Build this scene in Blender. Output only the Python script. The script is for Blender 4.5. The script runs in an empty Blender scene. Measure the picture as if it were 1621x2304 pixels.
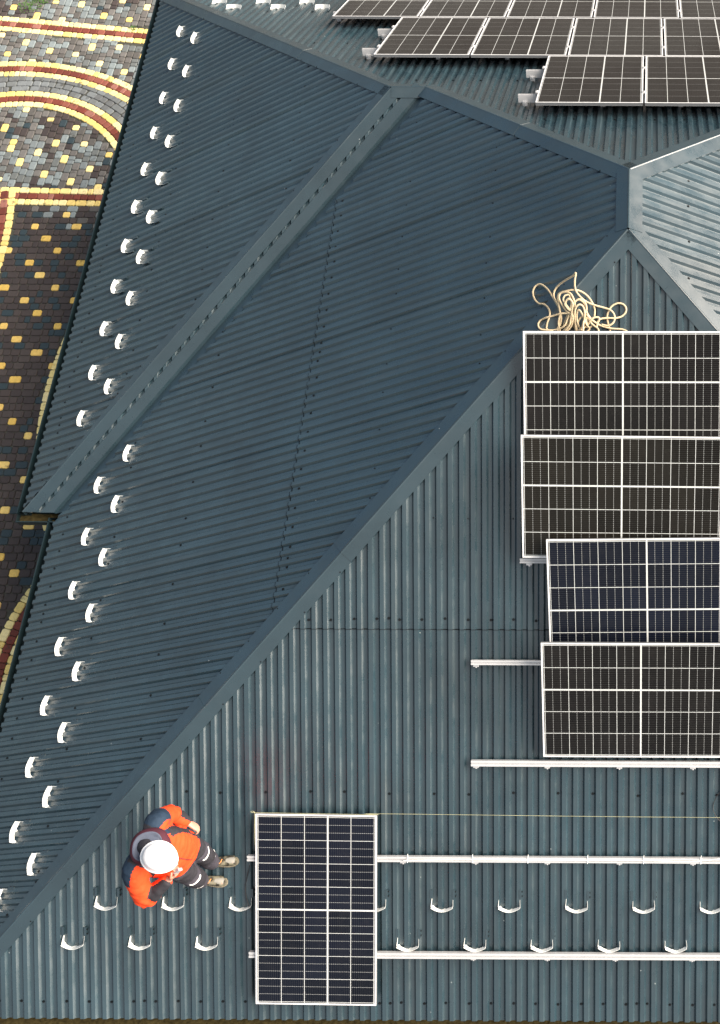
import bpy, bmesh, math, random
from mathutils import Vector as V, Matrix, noise
from mathutils.bvhtree import BVHTree
random.seed(7)
S = bpy.context.scene
# ------------------------------------------------------------------ camera, sky, sun, exposure
F_PX, CX, CY, WPX, HPX = 2435.89, 1454.85, 1169.42, 1621.0, 2304.0
RM = ((0.999987, 0.005124, 0.000854), (0.005015, -0.909439, -0.415807), (-0.001354, 0.415806, -0.909452))
Z0 = 6.2                                              # height of the ridge above the paving
CP = V((0.18690, -6.35925, 7.71058 + Z0))
cam = bpy.data.objects.new('camera', bpy.data.cameras.new('camera'))
S.collection.objects.link(cam); S.camera = cam
m = Matrix.Identity(4)
for i in range(3):
    m[i][0] = RM[0][i]; m[i][1] = -RM[1][i]; m[i][2] = -RM[2][i]; m[i][3] = CP[i]
cam.matrix_world = m
cam.data.sensor_fit = 'VERTICAL'; cam.data.sensor_height = 24.0
cam.data.lens = F_PX / HPX * 24.0
cam.data.shift_x = (WPX / 2 - CX) / HPX; cam.data.shift_y = (CY - HPX / 2) / HPX
cam.data.clip_start = 0.1; cam.data.clip_end = 2000
SUN_EL, SUN_AZ = math.radians(33), math.radians(88)    # azimuth clockwise from north (+Y)
w = bpy.data.worlds.new('World'); S.world = w; w.use_nodes = True
nt = w.node_tree; nt.nodes.clear()
o_ = nt.nodes.new('ShaderNodeOutputWorld'); b_ = nt.nodes.new('ShaderNodeBackground'); s_ = nt.nodes.new('ShaderNodeTexSky')
s_.sky_type = 'NISHITA'; s_.sun_disc = False; s_.sun_elevation = SUN_EL; s_.sun_rotation = SUN_AZ
s_.air_density = 1.0; s_.dust_density = 2.5; s_.ozone_density = 1.0
b_.inputs['Strength'].default_value = 0.05
hs_ = nt.nodes.new('ShaderNodeHueSaturation'); hs_.inputs['Saturation'].default_value = 1.0
nt.links.new(s_.outputs[0], hs_.inputs['Color']); tc_ = nt.nodes.new('ShaderNodeTexCoord'); mp_ = nt.nodes.new('ShaderNodeMapping'); mp_.inputs['Scale'].default_value = (1, 1, 2.2)
cn_ = nt.nodes.new('ShaderNodeTexNoise'); cn_.inputs['Scale'].default_value = 3.2; cn_.inputs['Detail'].default_value = 7; cn_.inputs['Roughness'].default_value = .58
nt.links.new(tc_.outputs['Generated'], mp_.inputs[0]); nt.links.new(mp_.outputs[0], cn_.inputs['Vector'])
mr_ = nt.nodes.new('ShaderNodeMapRange'); mr_.inputs[1].default_value = .46; mr_.inputs[2].default_value = .66; mr_.inputs[4].default_value = .85
# cloud cover is thickest overhead and to the east and south, thinner to the west and north
dp_ = nt.nodes.new('ShaderNodeVectorMath'); dp_.operation = 'DOT_PRODUCT'; dp_.inputs[1].default_value = (.16, -.10, .15)
ad_ = nt.nodes.new('ShaderNodeMath'); ad_.operation = 'ADD'
nt.links.new(tc_.outputs['Generated'], dp_.inputs[0]); nt.links.new(cn_.outputs['Fac'], ad_.inputs[0]); nt.links.new(dp_.outputs['Value'], ad_.inputs[1])
nt.links.new(ad_.outputs[0], mr_.inputs[0])
mx_ = nt.nodes.new('ShaderNodeMix'); mx_.data_type = 'RGBA'; mx_.inputs[7].default_value = (5.6, 5.6, 5.5, 1)
nt.links.new(mr_.outputs[0], mx_.inputs[0]); nt.links.new(hs_.outputs[0], mx_.inputs[6]); nt.links.new(mx_.outputs[2], b_.inputs[0]); nt.links.new(b_.outputs[0], o_.inputs[0])
sd = bpy.data.lights.new('sun', 'SUN'); sd.energy = 5.0; sd.angle = math.radians(60); sd.color = (1.0, .87, .74)
sun = bpy.data.objects.new('sun', sd); S.collection.objects.link(sun)
sdir = V((math.sin(SUN_AZ) * math.cos(SUN_EL), math.cos(SUN_AZ) * math.cos(SUN_EL), math.sin(SUN_EL)))
sun.rotation_euler = sdir.to_track_quat('Z', 'Y').to_euler(); sun.location = sdir * 40
S.view_settings.view_transform = 'Standard'; S.view_settings.look = 'None'
S.view_settings.exposure = 1.55; S.view_settings.gamma = 1.0
COL = S.collection

# ------------------------------------------------------------------ helpers
def ray(px, py):
    a = ((px - CX) / F_PX, (py - CY) / F_PX, 1.0)
    return V([sum(RM[k][i] * a[k] for k in range(3)) for i in range(3)])
class Plane:
    def __init__(s, o, u, n):
        s.o = V(o); s.u = V(u).normalized(); s.n = V(n).normalized(); s.v = s.n.cross(s.u)
    def pt(s, px, py, h=0.0):
        r = ray(px, py); t = ((s.o - CP).dot(s.n) + h) / r.dot(s.n); return CP + r * t
    def uv(s, p): d = V(p) - s.o; return d.dot(s.u), d.dot(s.v)
    def w(s, u, v, h=0.0): return s.o + s.u * u + s.v * v + s.n * h
    def lift(s, x, y, h=0.0):                          # point above plan position x, y
        z = s.o.z - (s.n.x * (x - s.o.x) + s.n.y * (y - s.o.y)) / s.n.z
        return V((x, y, z)) + s.n * h
    def mat(s, p, flip=False):                          # frame: x=u, y=v(up slope), z=n
        mm = Matrix.Identity(4)
        for i in range(3): mm[i][0] = s.u[i]; mm[i][1] = s.v[i]; mm[i][2] = s.n[i]; mm[i][3] = p[i]
        return mm
def tag(o, label=None, cat=None, group=None, kind=None):
    if label: o['label'] = label
    if cat: o['category'] = cat
    if group: o['group'] = group
    if kind: o['kind'] = kind
    return o
def link(o, parent=None):
    COL.objects.link(o)
    if parent is not None: o.parent = parent
    return o
def empty(name, mat=None):
    o = bpy.data.objects.new(name, None); o.empty_display_size = .1; link(o)
    if mat is not None: o.matrix_world = mat
    return o
class MB:
    def __init__(s): s.v = []; s.f = []; s.m = []; s.c = []
    def face(s, pts, mi=0, col=None):
        b = len(s.v); s.v += [tuple(p) for p in pts]; s.f.append(tuple(range(b, b + len(pts)))); s.m.append(mi); s.c.append(col)
    def grid(s, rows, mi=0, closed=False, caps=False, col=None):
        b = len(s.v); n = len(rows[0])
        for r in rows: s.v += [tuple(p) for p in r]
        for i in range(len(rows) - 1):
            for j in range(n if closed else n - 1):
                k = (j + 1) % n
                s.f.append((b + i * n + j, b + i * n + k, b + (i + 1) * n + k, b + (i + 1) * n + j)); s.m.append(mi); s.c.append(col)
        if caps:
            s.f.append(tuple(b + j for j in reversed(range(n)))); s.m.append(mi); s.c.append(col)
            s.f.append(tuple(b + (len(rows) - 1) * n + j for j in range(n))); s.m.append(mi); s.c.append(col)
    def box(s, a, b, mat=None, mi=0, bev=0.0, col=None):
        x0, y0, z0 = a; x1, y1, z1 = b
        if bev <= 0:
            P = [V(p) for p in ((x0,y0,z0),(x1,y0,z0),(x1,y1,z0),(x0,y1,z0),(x0,y0,z1),(x1,y0,z1),(x1,y1,z1),(x0,y1,z1))]
            if mat: P = [mat @ p for p in P]
            i = len(s.v); s.v += [tuple(p) for p in P]
            for f in ((0,3,2,1),(4,5,6,7),(0,1,5,4),(1,2,6,5),(2,3,7,6),(3,0,4,7)):
                s.f.append(tuple(i + k for k in f)); s.m.append(mi); s.c.append(col)
        else:
            bm = bmesh.new(); bmesh.ops.create_cube(bm, size=1)
            for q in bm.verts: q.co = V(((x0+x1)/2 + q.co.x*(x1-x0), (y0+y1)/2 + q.co.y*(y1-y0), (z0+z1)/2 + q.co.z*(z1-z0)))
            bmesh.ops.bevel(bm, geom=bm.edges[:], offset=bev, segments=2, affect='EDGES', profile=.5)
            i = len(s.v)
            s.v += [tuple((mat @ q.co) if mat else q.co) for q in bm.verts]
            for f in bm.faces: s.f.append(tuple(i + q.index for q in f.verts)); s.m.append(mi); s.c.append(col)
            bm.free()
    def tube(s, pts, r, n=8, mi=0, col=None, caps=True):
        pts = [V(p) for p in pts]; rows = []; up = None
        for i, p in enumerate(pts):
            d = (pts[min(i + 1, len(pts) - 1)] - pts[max(i - 1, 0)])
            if d.length < 1e-9: d = V((0, 0, 1))
            d.normalize()
            if up is None: up = d.orthogonal().normalized()
            up = (up - d * up.dot(d)); up = up.normalized() if up.length > 1e-6 else d.orthogonal().normalized()
            sd_ = d.cross(up); rr = r[i] if isinstance(r, (list, tuple)) else r
            rows.append([p + (up * math.cos(a) + sd_ * math.sin(a)) * rr for a in [2 * math.pi * k / n for k in range(n)]])
        s.grid(rows, mi, closed=True, caps=caps, col=col)
    def build(s, name, mats, parent=None, smooth=False, inv=None, merge=0, auto=None):
        me = bpy.data.meshes.new(name)
        vs = s.v
        if inv is not None: vs = [tuple(inv @ V(p)) for p in s.v]
        me.from_pydata(vs, [], s.f)
        for mt in (mats if isinstance(mats, (list, tuple)) else [mats]): me.materials.append(mt)
        me.polygons.foreach_set('material_index', s.m)
        if any(c is not None for c in s.c):
            ca = me.color_attributes.new('col', 'FLOAT_COLOR', 'CORNER')
            for p, c in zip(me.polygons, s.c):
                c = c or (1, 1, 1)
                for li in p.loop_indices: ca.data[li].color = (c[0], c[1], c[2], 1)
        if merge:
            bm = bmesh.new(); bm.from_mesh(me); bmesh.ops.remove_doubles(bm, verts=bm.verts, dist=merge)
            bmesh.ops.recalc_face_normals(bm, faces=bm.faces); bm.to_mesh(me); bm.free()
        if smooth: me.polygons.foreach_set('use_smooth', [True] * len(me.polygons))
        if auto is not None: me.set_sharp_from_angle(angle=math.radians(auto))
        me.update(); me.validate()
        o = bpy.data.objects.new(name, me); link(o, parent); return o
def catmull(P, n=8, closed=False):
    P = [V(p) for p in P]; out = []; N = len(P)
    for i in range(N - 1):
        p0, p1, p2, p3 = P[max(i - 1, 0)], P[i], P[i + 1], P[min(i + 2, N - 1)]
        for k in range(n):
            t = k / n
            out.append(.5 * ((2 * p1) + (p2 - p0) * t + (2 * p0 - 5 * p1 + 4 * p2 - p3) * t * t + (3 * p1 - p0 - 3 * p2 + p3) * t ** 3))
    out.append(P[-1]); return out

# ------------------------------------------------------------------ materials
class NG:
    def __init__(s, name):
        s.mat = bpy.data.materials.new(name); s.mat.use_nodes = True; s.t = s.mat.node_tree
        s.b = s.t.nodes['Principled BSDF']; s._co = None
    def n(s, typ, **k):
        x = s.t.nodes.new(typ)
        for a, v in k.items(): setattr(x, a, v)
        return x
    def l(s, a, b): s.t.links.new(a, b)
    def put(s, inp, v):
        if hasattr(v, 'is_output') or hasattr(v, 'links') and not isinstance(v, (int, float)): s.l(v, inp)
        else: inp.default_value = v
    def math(s, op, a, b=0.0, c=None):
        x = s.n('ShaderNodeMath', operation=op); s.put(x.inputs[0], a); s.put(x.inputs[1], b)
        if c is not None: s.put(x.inputs[2], c)
        return x.outputs[0]
    def co(s):
        if s._co is None: s._co = s.n('ShaderNodeTexCoord').outputs['Object']
        return s._co
    def noise(s, scale, detail=3, rough=.5, vec=None, sc=None):
        x = s.n('ShaderNodeTexNoise'); x.inputs['Scale'].default_value = scale; x.inputs['Detail'].default_value = detail; x.inputs['Roughness'].default_value = rough
        v = vec or s.co()
        if sc:
            mp = s.n('ShaderNodeMapping'); mp.inputs['Scale'].default_value = sc; s.l(v, mp.inputs[0]); v = mp.outputs[0]
        s.l(v, x.inputs['Vector']); return x.outputs['Fac']
    def ramp(s, f, a, b, lo=0., hi=1.):
        x = s.n('ShaderNodeMapRange'); s.put(x.inputs[0], f); x.inputs[1].default_value = a; x.inputs[2].default_value = b; x.inputs[3].default_value = lo; x.inputs[4].default_value = hi
        return x.outputs[0]
    def mix(s, f, a, b, mode='MIX'):
        x = s.n('ShaderNodeMix', data_type='RGBA', blend_type=mode); s.put(x.inputs[0], f)
        for i, v in ((6, a), (7, b)):
            if isinstance(v, tuple): x.inputs[i].default_value = (v[0], v[1], v[2], 1)
            else: s.l(v, x.inputs[i])
        return x.outputs[2]
    def bump(s, h, st=.2, dist=.01):
        x = s.n('ShaderNodeBump'); x.inputs['Strength'].default_value = st; x.inputs['Distance'].default_value = dist; s.l(h, x.inputs['Height']); s.l(x.outputs[0], s.b.inputs['Normal'])
    def fin(s, col=None, rough=.5, metal=0., spec=.5):
        if col is not None:
            if isinstance(col, tuple): s.b.inputs['Base Color'].default_value = (col[0], col[1], col[2], 1)
            else: s.l(col, s.b.inputs['Base Color'])
        s.put(s.b.inputs['Roughness'], rough); s.b.inputs['Metallic'].default_value = metal
        s.b.inputs['Specular IOR Level'].default_value = spec
        return s.mat
def roof_mat(name, base, rough=.26, spec=1.0, specks=True, streak=None):
    g = NG(name)
    n1 = g.noise(1.3, 4); n2 = g.noise(14, 5, .65)
    dark = tuple(c * .82 for c in base); lite = tuple(c * 1.22 for c in base)
    c = g.mix(g.ramp(n1, .3, .7), dark, lite)
    c = g.mix(g.math('MULTIPLY', g.ramp(n2, .35, .75), .12), c, tuple(min(1, x * 1.5 + .01) for x in base))
    c = g.mix(g.ramp(g.noise(240, 2), .35, .7, 0, .3), c, tuple(x * .7 for x in base))
    if specks:                                          # dust specks and scuffs on the coating
        vo = g.n('ShaderNodeTexVoronoi'); vo.inputs['Scale'].default_value = 5.5; g.l(g.co(), vo.inputs['Vector'])
        sz = g.math('MULTIPLY', g.ramp(g.noise(3.1, 2), .42, .62), .034)
        k = g.math('LESS_THAN', vo.outputs['Distance'], sz)
        c = g.mix(g.math('MULTIPLY', k, .55), c, (.45, .5, .5))
        sc = g.ramp(g.noise(2.2, 6, .75, sc=(1, 1, 1)), .64, .78, 0, .14)
        c = g.mix(sc, c, (.14, .17, .18))
    rg = g.ramp(g.noise(6, 4), .3, .7, rough - .06, rough + .1)
    if streak:                                          # run-off streaks down the slope, tone of each sheet
        at = g.n('ShaderNodeVertexColor', layer_name='col')
        c = g.mix(1.0, c, at.outputs[0], 'MULTIPLY')
        st = g.noise(1, 5, .6, sc=streak); c = g.mix(g.ramp(st, .52, .75, 0, .30), c, (.050, .066, .070))
        st2 = g.noise(1.7, 5, .7, sc=streak); c = g.mix(g.ramp(st2, .5, .75, 0, .22), c, tuple(x * .45 for x in base))
        rg = g.math('ADD', rg, g.ramp(st, .4, .75, -.02, .09))
    g.bump(n2, .05, .004)
    return g.fin(c, rg, 0, spec)
RB = (.019, .040, .052)
M = {}
M['roofY'] = roof_mat('coated_steel', RB, streak=(14, .7, .7)); M['roofX'] = roof_mat('coated_steel_side', RB, streak=(.7, 14, .7))
M['cap'] = roof_mat('coated_steel_trim', (.018, .037, .048), .28)
M['gutter'] = roof_mat('gutter_steel', (.006, .016, .020), .5, spec=.4, specks=False)
def plain(name, col, rough=.5, metal=0., spec=.5, var=.15, sc=8, bump=0, bsc=60):
    g = NG(name); n = g.noise(sc, 4)
    c = g.mix(g.ramp(n, .3, .7), tuple(x * (1 - var) for x in col), tuple(min(1, x * (1 + var)) for x in col))
    if bump: g.bump(g.noise(bsc, 3), bump, .003)
    return g.fin(c, rough, metal, spec)
M['screw'] = plain('screw_steel', (.006, .008, .010), .6, 0, .2)
M['seamshade'] = plain('seam_gap_shade', (.005, .007, .009), .8, 0, .1)  # near-black colour painting the shadow in the gap of the sheet laps
M['alu'] = plain('anodised_aluminium', (.55, .56, .57), .38, .35, .5, .04)
M['alud'] = plain('aluminium_slot', (.5, .52, .54), .45, .5, .5, .05)
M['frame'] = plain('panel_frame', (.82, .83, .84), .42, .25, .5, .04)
M['frameshade'] = plain('panel_frame_side_shade', (.12, .13, .14), .5, .2, .5, .05)  # silver frame's side faces with their shade put into the colour
M['black'] = plain('black_plastic', (.012, .012, .014), .5)
M['inner'] = plain('primer_white', (.74, .77, .75), .55, 0, .4, .05, 30)
M['wall'] = plain('render_wall', (.42, .38, .32), .85, 0, .2, .1, 4, .2)
M['rope'] = None
g = NG('rope_fibre'); wv = g.n('ShaderNodeTexWave'); wv.inputs['Scale'].default_value = 90; wv.inputs['Distortion'].default_value = 3; g.l(g.co(), wv.inputs[0])
g.bump(wv.outputs['Fac'], .5, .003)
M['rope'] = g.fin(g.mix(wv.outputs['Fac'], (.46, .36, .21), (.66, .56, .39)), .85, 0, .2)
M['string'] = plain('yellow_string', (.50, .50, .30), .7)
M['debris'] = plain('gutter_debris', (.038, .030, .012), .95, 0, .1, .5, 30, .6)

def cell_mat(name, tint, rough, lw=1.0):
    g = NG(name); sp = g.n('ShaderNodeSeparateXYZ'); g.l(g.co(), sp.inputs[0]); X, Y = sp.outputs[0], sp.outputs[1]
    Wd, Hd = 1.050, 1.704
    def line(c, n, size, off, width):                    # 1 where within width of every n-th grid line
        u = g.math('DIVIDE', g.math('ADD', c, off), size * n)
        fr = g.math('PINGPONG', u, .5)
        return g.math('LESS_THAN', fr, width / (2 * size * n))
    cx, cy = Wd / 5, Hd / 24
    colw = line(X, 1, cx, Wd / 2, .0052)
    thick = g.math('LESS_THAN', g.math('ABSOLUTE', g.math('SUBTRACT', X, cx * .5)), .0072)
    mid = g.math('LESS_THAN', g.math('ABSOLUTE', Y), .0072)
    third = g.math('MULTIPLY', line(Y, 3, cy, Hd / 2, .0042), .25 + .75 * lw)
    row = line(Y, 1, cy, Hd / 2, .0036)
    dots = line(X, 1, cx / 12, Wd / 2, .0055)
    rowm = g.math('MULTIPLY', g.math('MULTIPLY', row, g.math('ADD', g.math('MULTIPLY', dots, .45), .22)), lw)
    bus = g.math('MULTIPLY', line(X, 1, cx / 12, Wd / 2, .0024), .045)
    mask = g.math('MAXIMUM', g.math('MAXIMUM', colw, thick), g.math('MAXIMUM', mid, third))
    mask = g.math('MAXIMUM', g.math('MAXIMUM', mask, rowm), bus)
    # each cell has a slightly different tone
    def fl(c, size, off): return g.math('FLOOR', g.math('DIVIDE', g.math('ADD', c, off), size))
    cb = g.n('ShaderNodeCombineXYZ'); g.l(fl(X, cx, Wd / 2), cb.inputs[0]); g.l(fl(Y, cy * 3, Hd / 2), cb.inputs[1])
    wn = g.n('ShaderNodeTexWhiteNoise', noise_dimensions='3D'); g.l(cb.outputs[0], wn.inputs[0])
    base = g.mix(wn.outputs['Value'], tuple(x * .7 for x in tint), tuple(x * 1.35 for x in tint))
    c = g.mix(mask, base, (.50, .53, .53))
    dust = g.ramp(g.noise(6, 6, .7), .5, .8, 0, .012)
    c = g.mix(dust, c, (.4, .38, .35))
    g.b.inputs['Coat Weight'].default_value = 0.0
    return g.fin(c, g.ramp(g.noise(9, 3), .3, .7, rough, rough + .08), 0, .18)
M['cellA'] = cell_mat('solar_cells', (.0050, .0045, .0042), .16)
M['cellB'] = cell_mat('solar_cells_blue', (.0030, .0045, .010), .14)
M['cellC'] = cell_mat('solar_cells_brown', (.0070, .0062, .0045), .2)
M['cellN'] = cell_mat('solar_cells_far', (.0035, .0032, .003), .07, .10)

# ------------------------------------------------------------------ ground and paving
tL, tF, tB, tR, RD, HQ, DX = .51386, .51223, .52773, .51343, .67929, 1.17095, .37789
ZE = -3.29
g = NG('ground_soil'); n = g.noise(.6, 6); M['soil'] = g.fin(g.mix(n, (.03, .03, .026), (.07, .065, .05)), .9, 0, .2)
mb = MB(); mb.face([(-300, -300, -.012), (300, -300, -.012), (300, 300, -.012), (-300, 300, -.012)])
tag(mb.build('ground', M['soil']), kind='structure')
g = NG('paver_stone')
at = g.n('ShaderNodeVertexColor', layer_name='col')
n1 = g.noise(28, 5, .7); n2 = g.noise(7, 4, .6)
c = g.mix(g.ramp(n1, .35, .7, 0, .45), at.outputs[0], g.mix(.55, at.outputs[0], (.02, .02, .018)))
c = g.mix(g.ramp(n2, .6, .72, 0, .65), c, (.028, .026, .02))
g.bump(n1, .35, .004)
M['paver'] = g.fin(c, .75, 0, .3)
pav = MB()
def paver(cx, cy, L, Wd, ang, col, z=0.0):
    jl, jw = L / 2 - .0028, Wd / 2 - .0028; ca, sa = math.cos(ang), math.sin(ang)
    def q(x, y, zz):
        return (cx + x * ca - y * sa, cy + x * sa + y * ca, zz)
    b = .011; zt = .012 + z + random.uniform(0, .003); rr = .35
    def ring(ix, iy, zz, k):
        X, Y = jl - ix, jw - iy; c_ = min(X, Y) * k
        return [q(*p, zz) for p in ((-X + c_, -Y), (X - c_, -Y), (X, -Y + c_), (X, Y - c_), (X - c_, Y), (-X + c_, Y), (-X, Y - c_), (-X, -Y + c_))]
    A = ring(0, 0, z - .01, .32); B = ring(.002, .002, zt - .006, .34); C = ring(b, b, zt, .30)
    n0 = len(pav.v); pav.v += A + B + C
    for r in (0, 1):
        for j in range(8):
            k = (j + 1) % 8
            pav.f.append((n0 + r * 8 + j, n0 + r * 8 + k, n0 + r * 8 + 8 + k, n0 + r * 8 + 8 + j)); pav.m.append(0); pav.c.append(col)
    pav.f.append(tuple(n0 + 16 + j for j in range(8))); pav.m.append(0); pav.c.append(col)
YEL = [(.80, .68, .30), (.78, .64, .26), (.74, .57, .19), (.82, .71, .36)]
RED = [(.17, .040, .027), (.23, .075, .053), (.13, .032, .022), (.29, .125, .098)]
GRY = [(.125, .14, .14), (.165, .195, .205), (.12, .115, .11), (.20, .24, .25), (.09, .087, .082), (.14, .136, .13)]
DRK = [(.055, .044, .042), (.044, .036, .036), (.026, .045, .056), (.050, .041, .040), (.062, .051, .048)]
WID = [.09, .12, .14, .16, .18]
bands = []                                              # (kind, geometry) with the centre course red
bands.append(('line', (-13, 9.86), (-7.5, 9.23)))
bands.append(('line', (-13, 5.83), (-7.5, 5.70)))
bands.append(('arc', (-10.82, 4.68), 3.9, 20, 110))
bands.append(('arc', (-10.57, 5.53), 2.35, 12, 110))
bands.append(('arc', (-3.39, 2.12), 5.26, 150, 215))
bands.append(('arc', (-5.71, -2.32), 2.69, 130, 215))
bands.append(('arc2', (-17.77, 4.35), 7.55, -35, 11))
def band_dist(x, y):
    best = 9
    for b in bands:
        if b[0] == 'line':
            (ax, ay), (bx, by) = b[1], b[2]; dx, dy = bx - ax, by - ay; L = math.hypot(dx, dy)
            d = abs((x - ax) * dy - (y - ay) * dx) / L
        else:
            a = math.degrees(math.atan2(y - b[1][1], x - b[1][0])) % 360
            lo, hi = b[3] % 360, b[4] % 360
            inside = (lo <= a <= hi) if lo < hi else (a >= lo or a <= hi)
            if not inside: continue
            d = abs(math.hypot(x - b[1][0], y - b[1][1]) - b[2])
        best = min(best, d)
    return best
CW = .12
def inside_ring(x, y):                                   # concentric grey courses between the two arcs
    return (y > 5.9 and math.hypot(x + 10.82, y - 4.68) < 3.9 - .1 and math.hypot(x + 10.57, y - 5.53) > 2.35 + .1)
def course(pf, L, tone, row, zz):
    t = random.uniform(0, .1)
    while t < L:
        wd = random.choice(WID); (x, y), a = pf(t + wd / 2)
        if x > -6.3 or not (-6 < y < 11.5): t += wd; continue
        if tone == 'Y': col = random.choice(YEL); 
        elif tone == 'R': col = random.choice(RED if y > 4 else RED[:1] + RED[2:3])
        else: col = random.choice(GRY)
        paver(x, y, wd, CW, a, col, zz); t += wd
for bi, b in enumerate(bands):
    for k, tone in ((-1, 'Y'), (0, 'R'), (1, 'Y')):
        if b[0] == 'line':
            (ax, ay), (bx, by) = b[1], b[2]; L = math.hypot(bx - ax, by - ay); ux, uy = (bx - ax) / L, (by - ay) / L
            course(lambda t: ((ax + ux * t - uy * k * CW, ay + uy * t + ux * k * CW), math.atan2(uy, ux)), L, tone, k, .003 + bi * .0012)
        else:
            R = b[2] + k * CW; a0 = math.radians(b[3]); L = R * math.radians(b[4] - b[3])
            course(lambda t: ((b[1][0] + R * math.cos(a0 + t / R), b[1][1] + R * math.sin(a0 + t / R)), a0 + t / R + math.pi / 2), L, tone, k, .003 + bi * .0012)
for R in [2.35 + CW * k for k in range(2, 12)]:
    a0 = 0
    t = 0; L = R * math.radians(110)
    while t < L:
        wd = random.choice(WID); a = t / R
        x, y = -10.57 + R * math.cos(a), 5.53 + R * math.sin(a)
        if inside_ring(x, y) and y > 5.95: paver(x, y, wd, CW, a + math.pi / 2, random.choice([(.14, .155, .16), (.17, .19, .20), (.12, .13, .135)]), .001)
        t += wd
# field: courses run north-south in the grey part, east-west in the dark part
def field(x, y):
    f = noise.noise(V((x * .55, y * .8, 3.0))) * .9 + noise.noise(V((x * 2.3, y * 2.3, 7.0))) * .5
    return f
def hit_(t, wd, i, sp, off):                             # a yellow block every sp metres, staggered from course to course
    if i % 2: return False
    o = (i / 2 * off) % sp + .10 * noise.noise(V((i * 1.3, 0, 0))) + .05 * noise.noise(V((t * 2, i, 5)))
    return (t - o) // sp != (t + wd - o) // sp
x = -13.2; ci = 0
while x < -6.4:                                          # grey field, columns
    t = 5.85 + random.uniform(0, .1)
    while t < 11.6:
        wd = random.choice(WID)
        sk = (t - 5.8) * .16
        px_, py_ = x + sk * .35, t + wd / 2
        if not inside_ring(px_, py_) and band_dist(px_, py_) > .175:
            f = field(px_, py_)
            if hit_(t, wd, ci, .74, .287): col = random.choice(YEL)
            elif f > .33 or (f > -.05 and random.random() < .22 and not (8.5 < py_ < 9.3)): col = random.choice(DRK)
            else: col = random.choice(GRY)
            paver(px_, py_, wd, CW, math.pi / 2 - .055, col)
        t += wd
    x += CW; ci += 1
y = 5.62; ri = 0
while y > -6.5:                                          # dark field, rows
    t = -13 + random.uniform(0, .1)
    while t < -6.5:
        wd = random.choice(WID)
        if band_dist(t + wd / 2, y) > .175:
            f = field(t, y)
            if hit_(t, wd, ri, .80, .307): col = random.choice(((.72, .50, .14), (.76, .56, .18), (.68, .46, .11))); wd = max(wd, .12)
            elif y > 4.2 and f > .05 and random.random() < .6 * (y - 4.0) / 1.6: col = random.choice(GRY)
            else: col = random.choice(DRK)
            paver(t + wd / 2, y, wd, CW, 0, col)
        t += wd
    y -= CW; ri += 1
tag(pav.build('paving', M['paver']), kind='structure')
M['bed'] = plain('mortar_bed', (.055, .057, .048), .9, 0, .2, .3, 20)
g = NG('courtyard_blocks'); br = g.n('ShaderNodeTexBrick'); br.inputs['Scale'].default_value = 1.0; br.inputs['Brick Width'].default_value = .15; br.inputs['Row Height'].default_value = .12; br.inputs['Mortar Size'].default_value = .006
br.inputs['Color1'].default_value = (.20, .20, .19, 1); br.inputs['Color2'].default_value = (.10, .095, .09, 1); br.inputs['Mortar'].default_value = (.03, .03, .03, 1); g.l(g.co(), br.inputs[0])
M['yard'] = g.fin(g.mix(g.ramp(g.noise(.25, 4), .45, .6), br.outputs[0], (.07, .06, .055)), .8, 0, .3)
mb = MB(); mb.face([(-60, -60, -.008), (60, -60, -.008), (60, 60, -.008), (-60, 60, -.008)]); tag(mb.build('courtyard', M['yard']), kind='structure')
mb = MB(); mb.face([(-13.4, -6.6, -.004), (-5, -6.6, -.004), (-5, 11.7, -.004), (-13.4, 11.7, -.004)])
tag(mb.build('paving_bed', M['bed']), kind='structure')

# ------------------------------------------------------------------ roof geometry
def PL(o, u, n): return Plane(V(o) + V((0, 0, Z0)), u, n)
pF = PL((0, 0, 0), (1, 0, 0), (0, -tF, 1)); pL = PL((0, 0, 0), (0, -1, 0), (-tL, 0, 1))
pL2 = PL((-DX, 0, 0), (0, -1, 0), (-tL, 0, 1)); pR = PL((0, 0, 0), (0, 1, 0), (tR, 0, 1))
pB = PL((0, RD, 0), (-1, 0, 0), (0, tB, 1)); 
Q1 = (-HQ / tL, RD + HQ / tB); Q2 = (Q1[0] - DX, Q1[1])
pF2 = PL((Q1[0], Q1[1], -HQ), (1, 0, 0), (0, -tF, 1))
XE, YE, XE2, YN, XR = ZE / tL, ZE / tF, ZE / tL - DX, RD - ZE / tB, -ZE / tR
dH = (ZE + HQ)                                           # drop from Q to the eave
VV = (Q1[0] + dH / tL, Q1[1] + dH / tF); HH = (VV[0] - DX, VV[1])
house = empty('house', Matrix.Translation(V((0, 0, 0))))
tag(house, 'building under a dark blue-grey ribbed metal hip roof beside the cobbled yard', 'house')
PITCH = .1030; RW, RF, RH = .0370, .0168, .0220
def clip(poly, a, b):
    def half(P, k, sgn):
        out = []
        for i in range(len(P)):
            p, q = P[i], P[(i + 1) % len(P)]; dp, dq = sgn * (p[0] - k), sgn * (q[0] - k)
            if dp >= 0: out.append(p)
            if (dp >= 0) != (dq >= 0):
                t = dp / (dp - dq); out.append((p[0] + (q[0] - p[0]) * t, p[1] + (q[1] - p[1]) * t))
        return out
    P = half(poly, a, 1)
    return half(P, b, -1) if len(P) > 2 else []
def cliph(P, k, sgn):                                    # keep sgn*(v-k) >= 0
    out = []
    for i in range(len(P)):
        p, q = P[i], P[(i + 1) % len(P)]; dp, dq = sgn * (p[1] - k), sgn * (q[1] - k)
        if dp >= 0: out.append(p)
        if (dp >= 0) != (dq >= 0):
            t = dp / (dp - dq); out.append((p[0] + (q[0] - p[0]) * t, p[1] + (q[1] - p[1]) * t))
    return out
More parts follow.
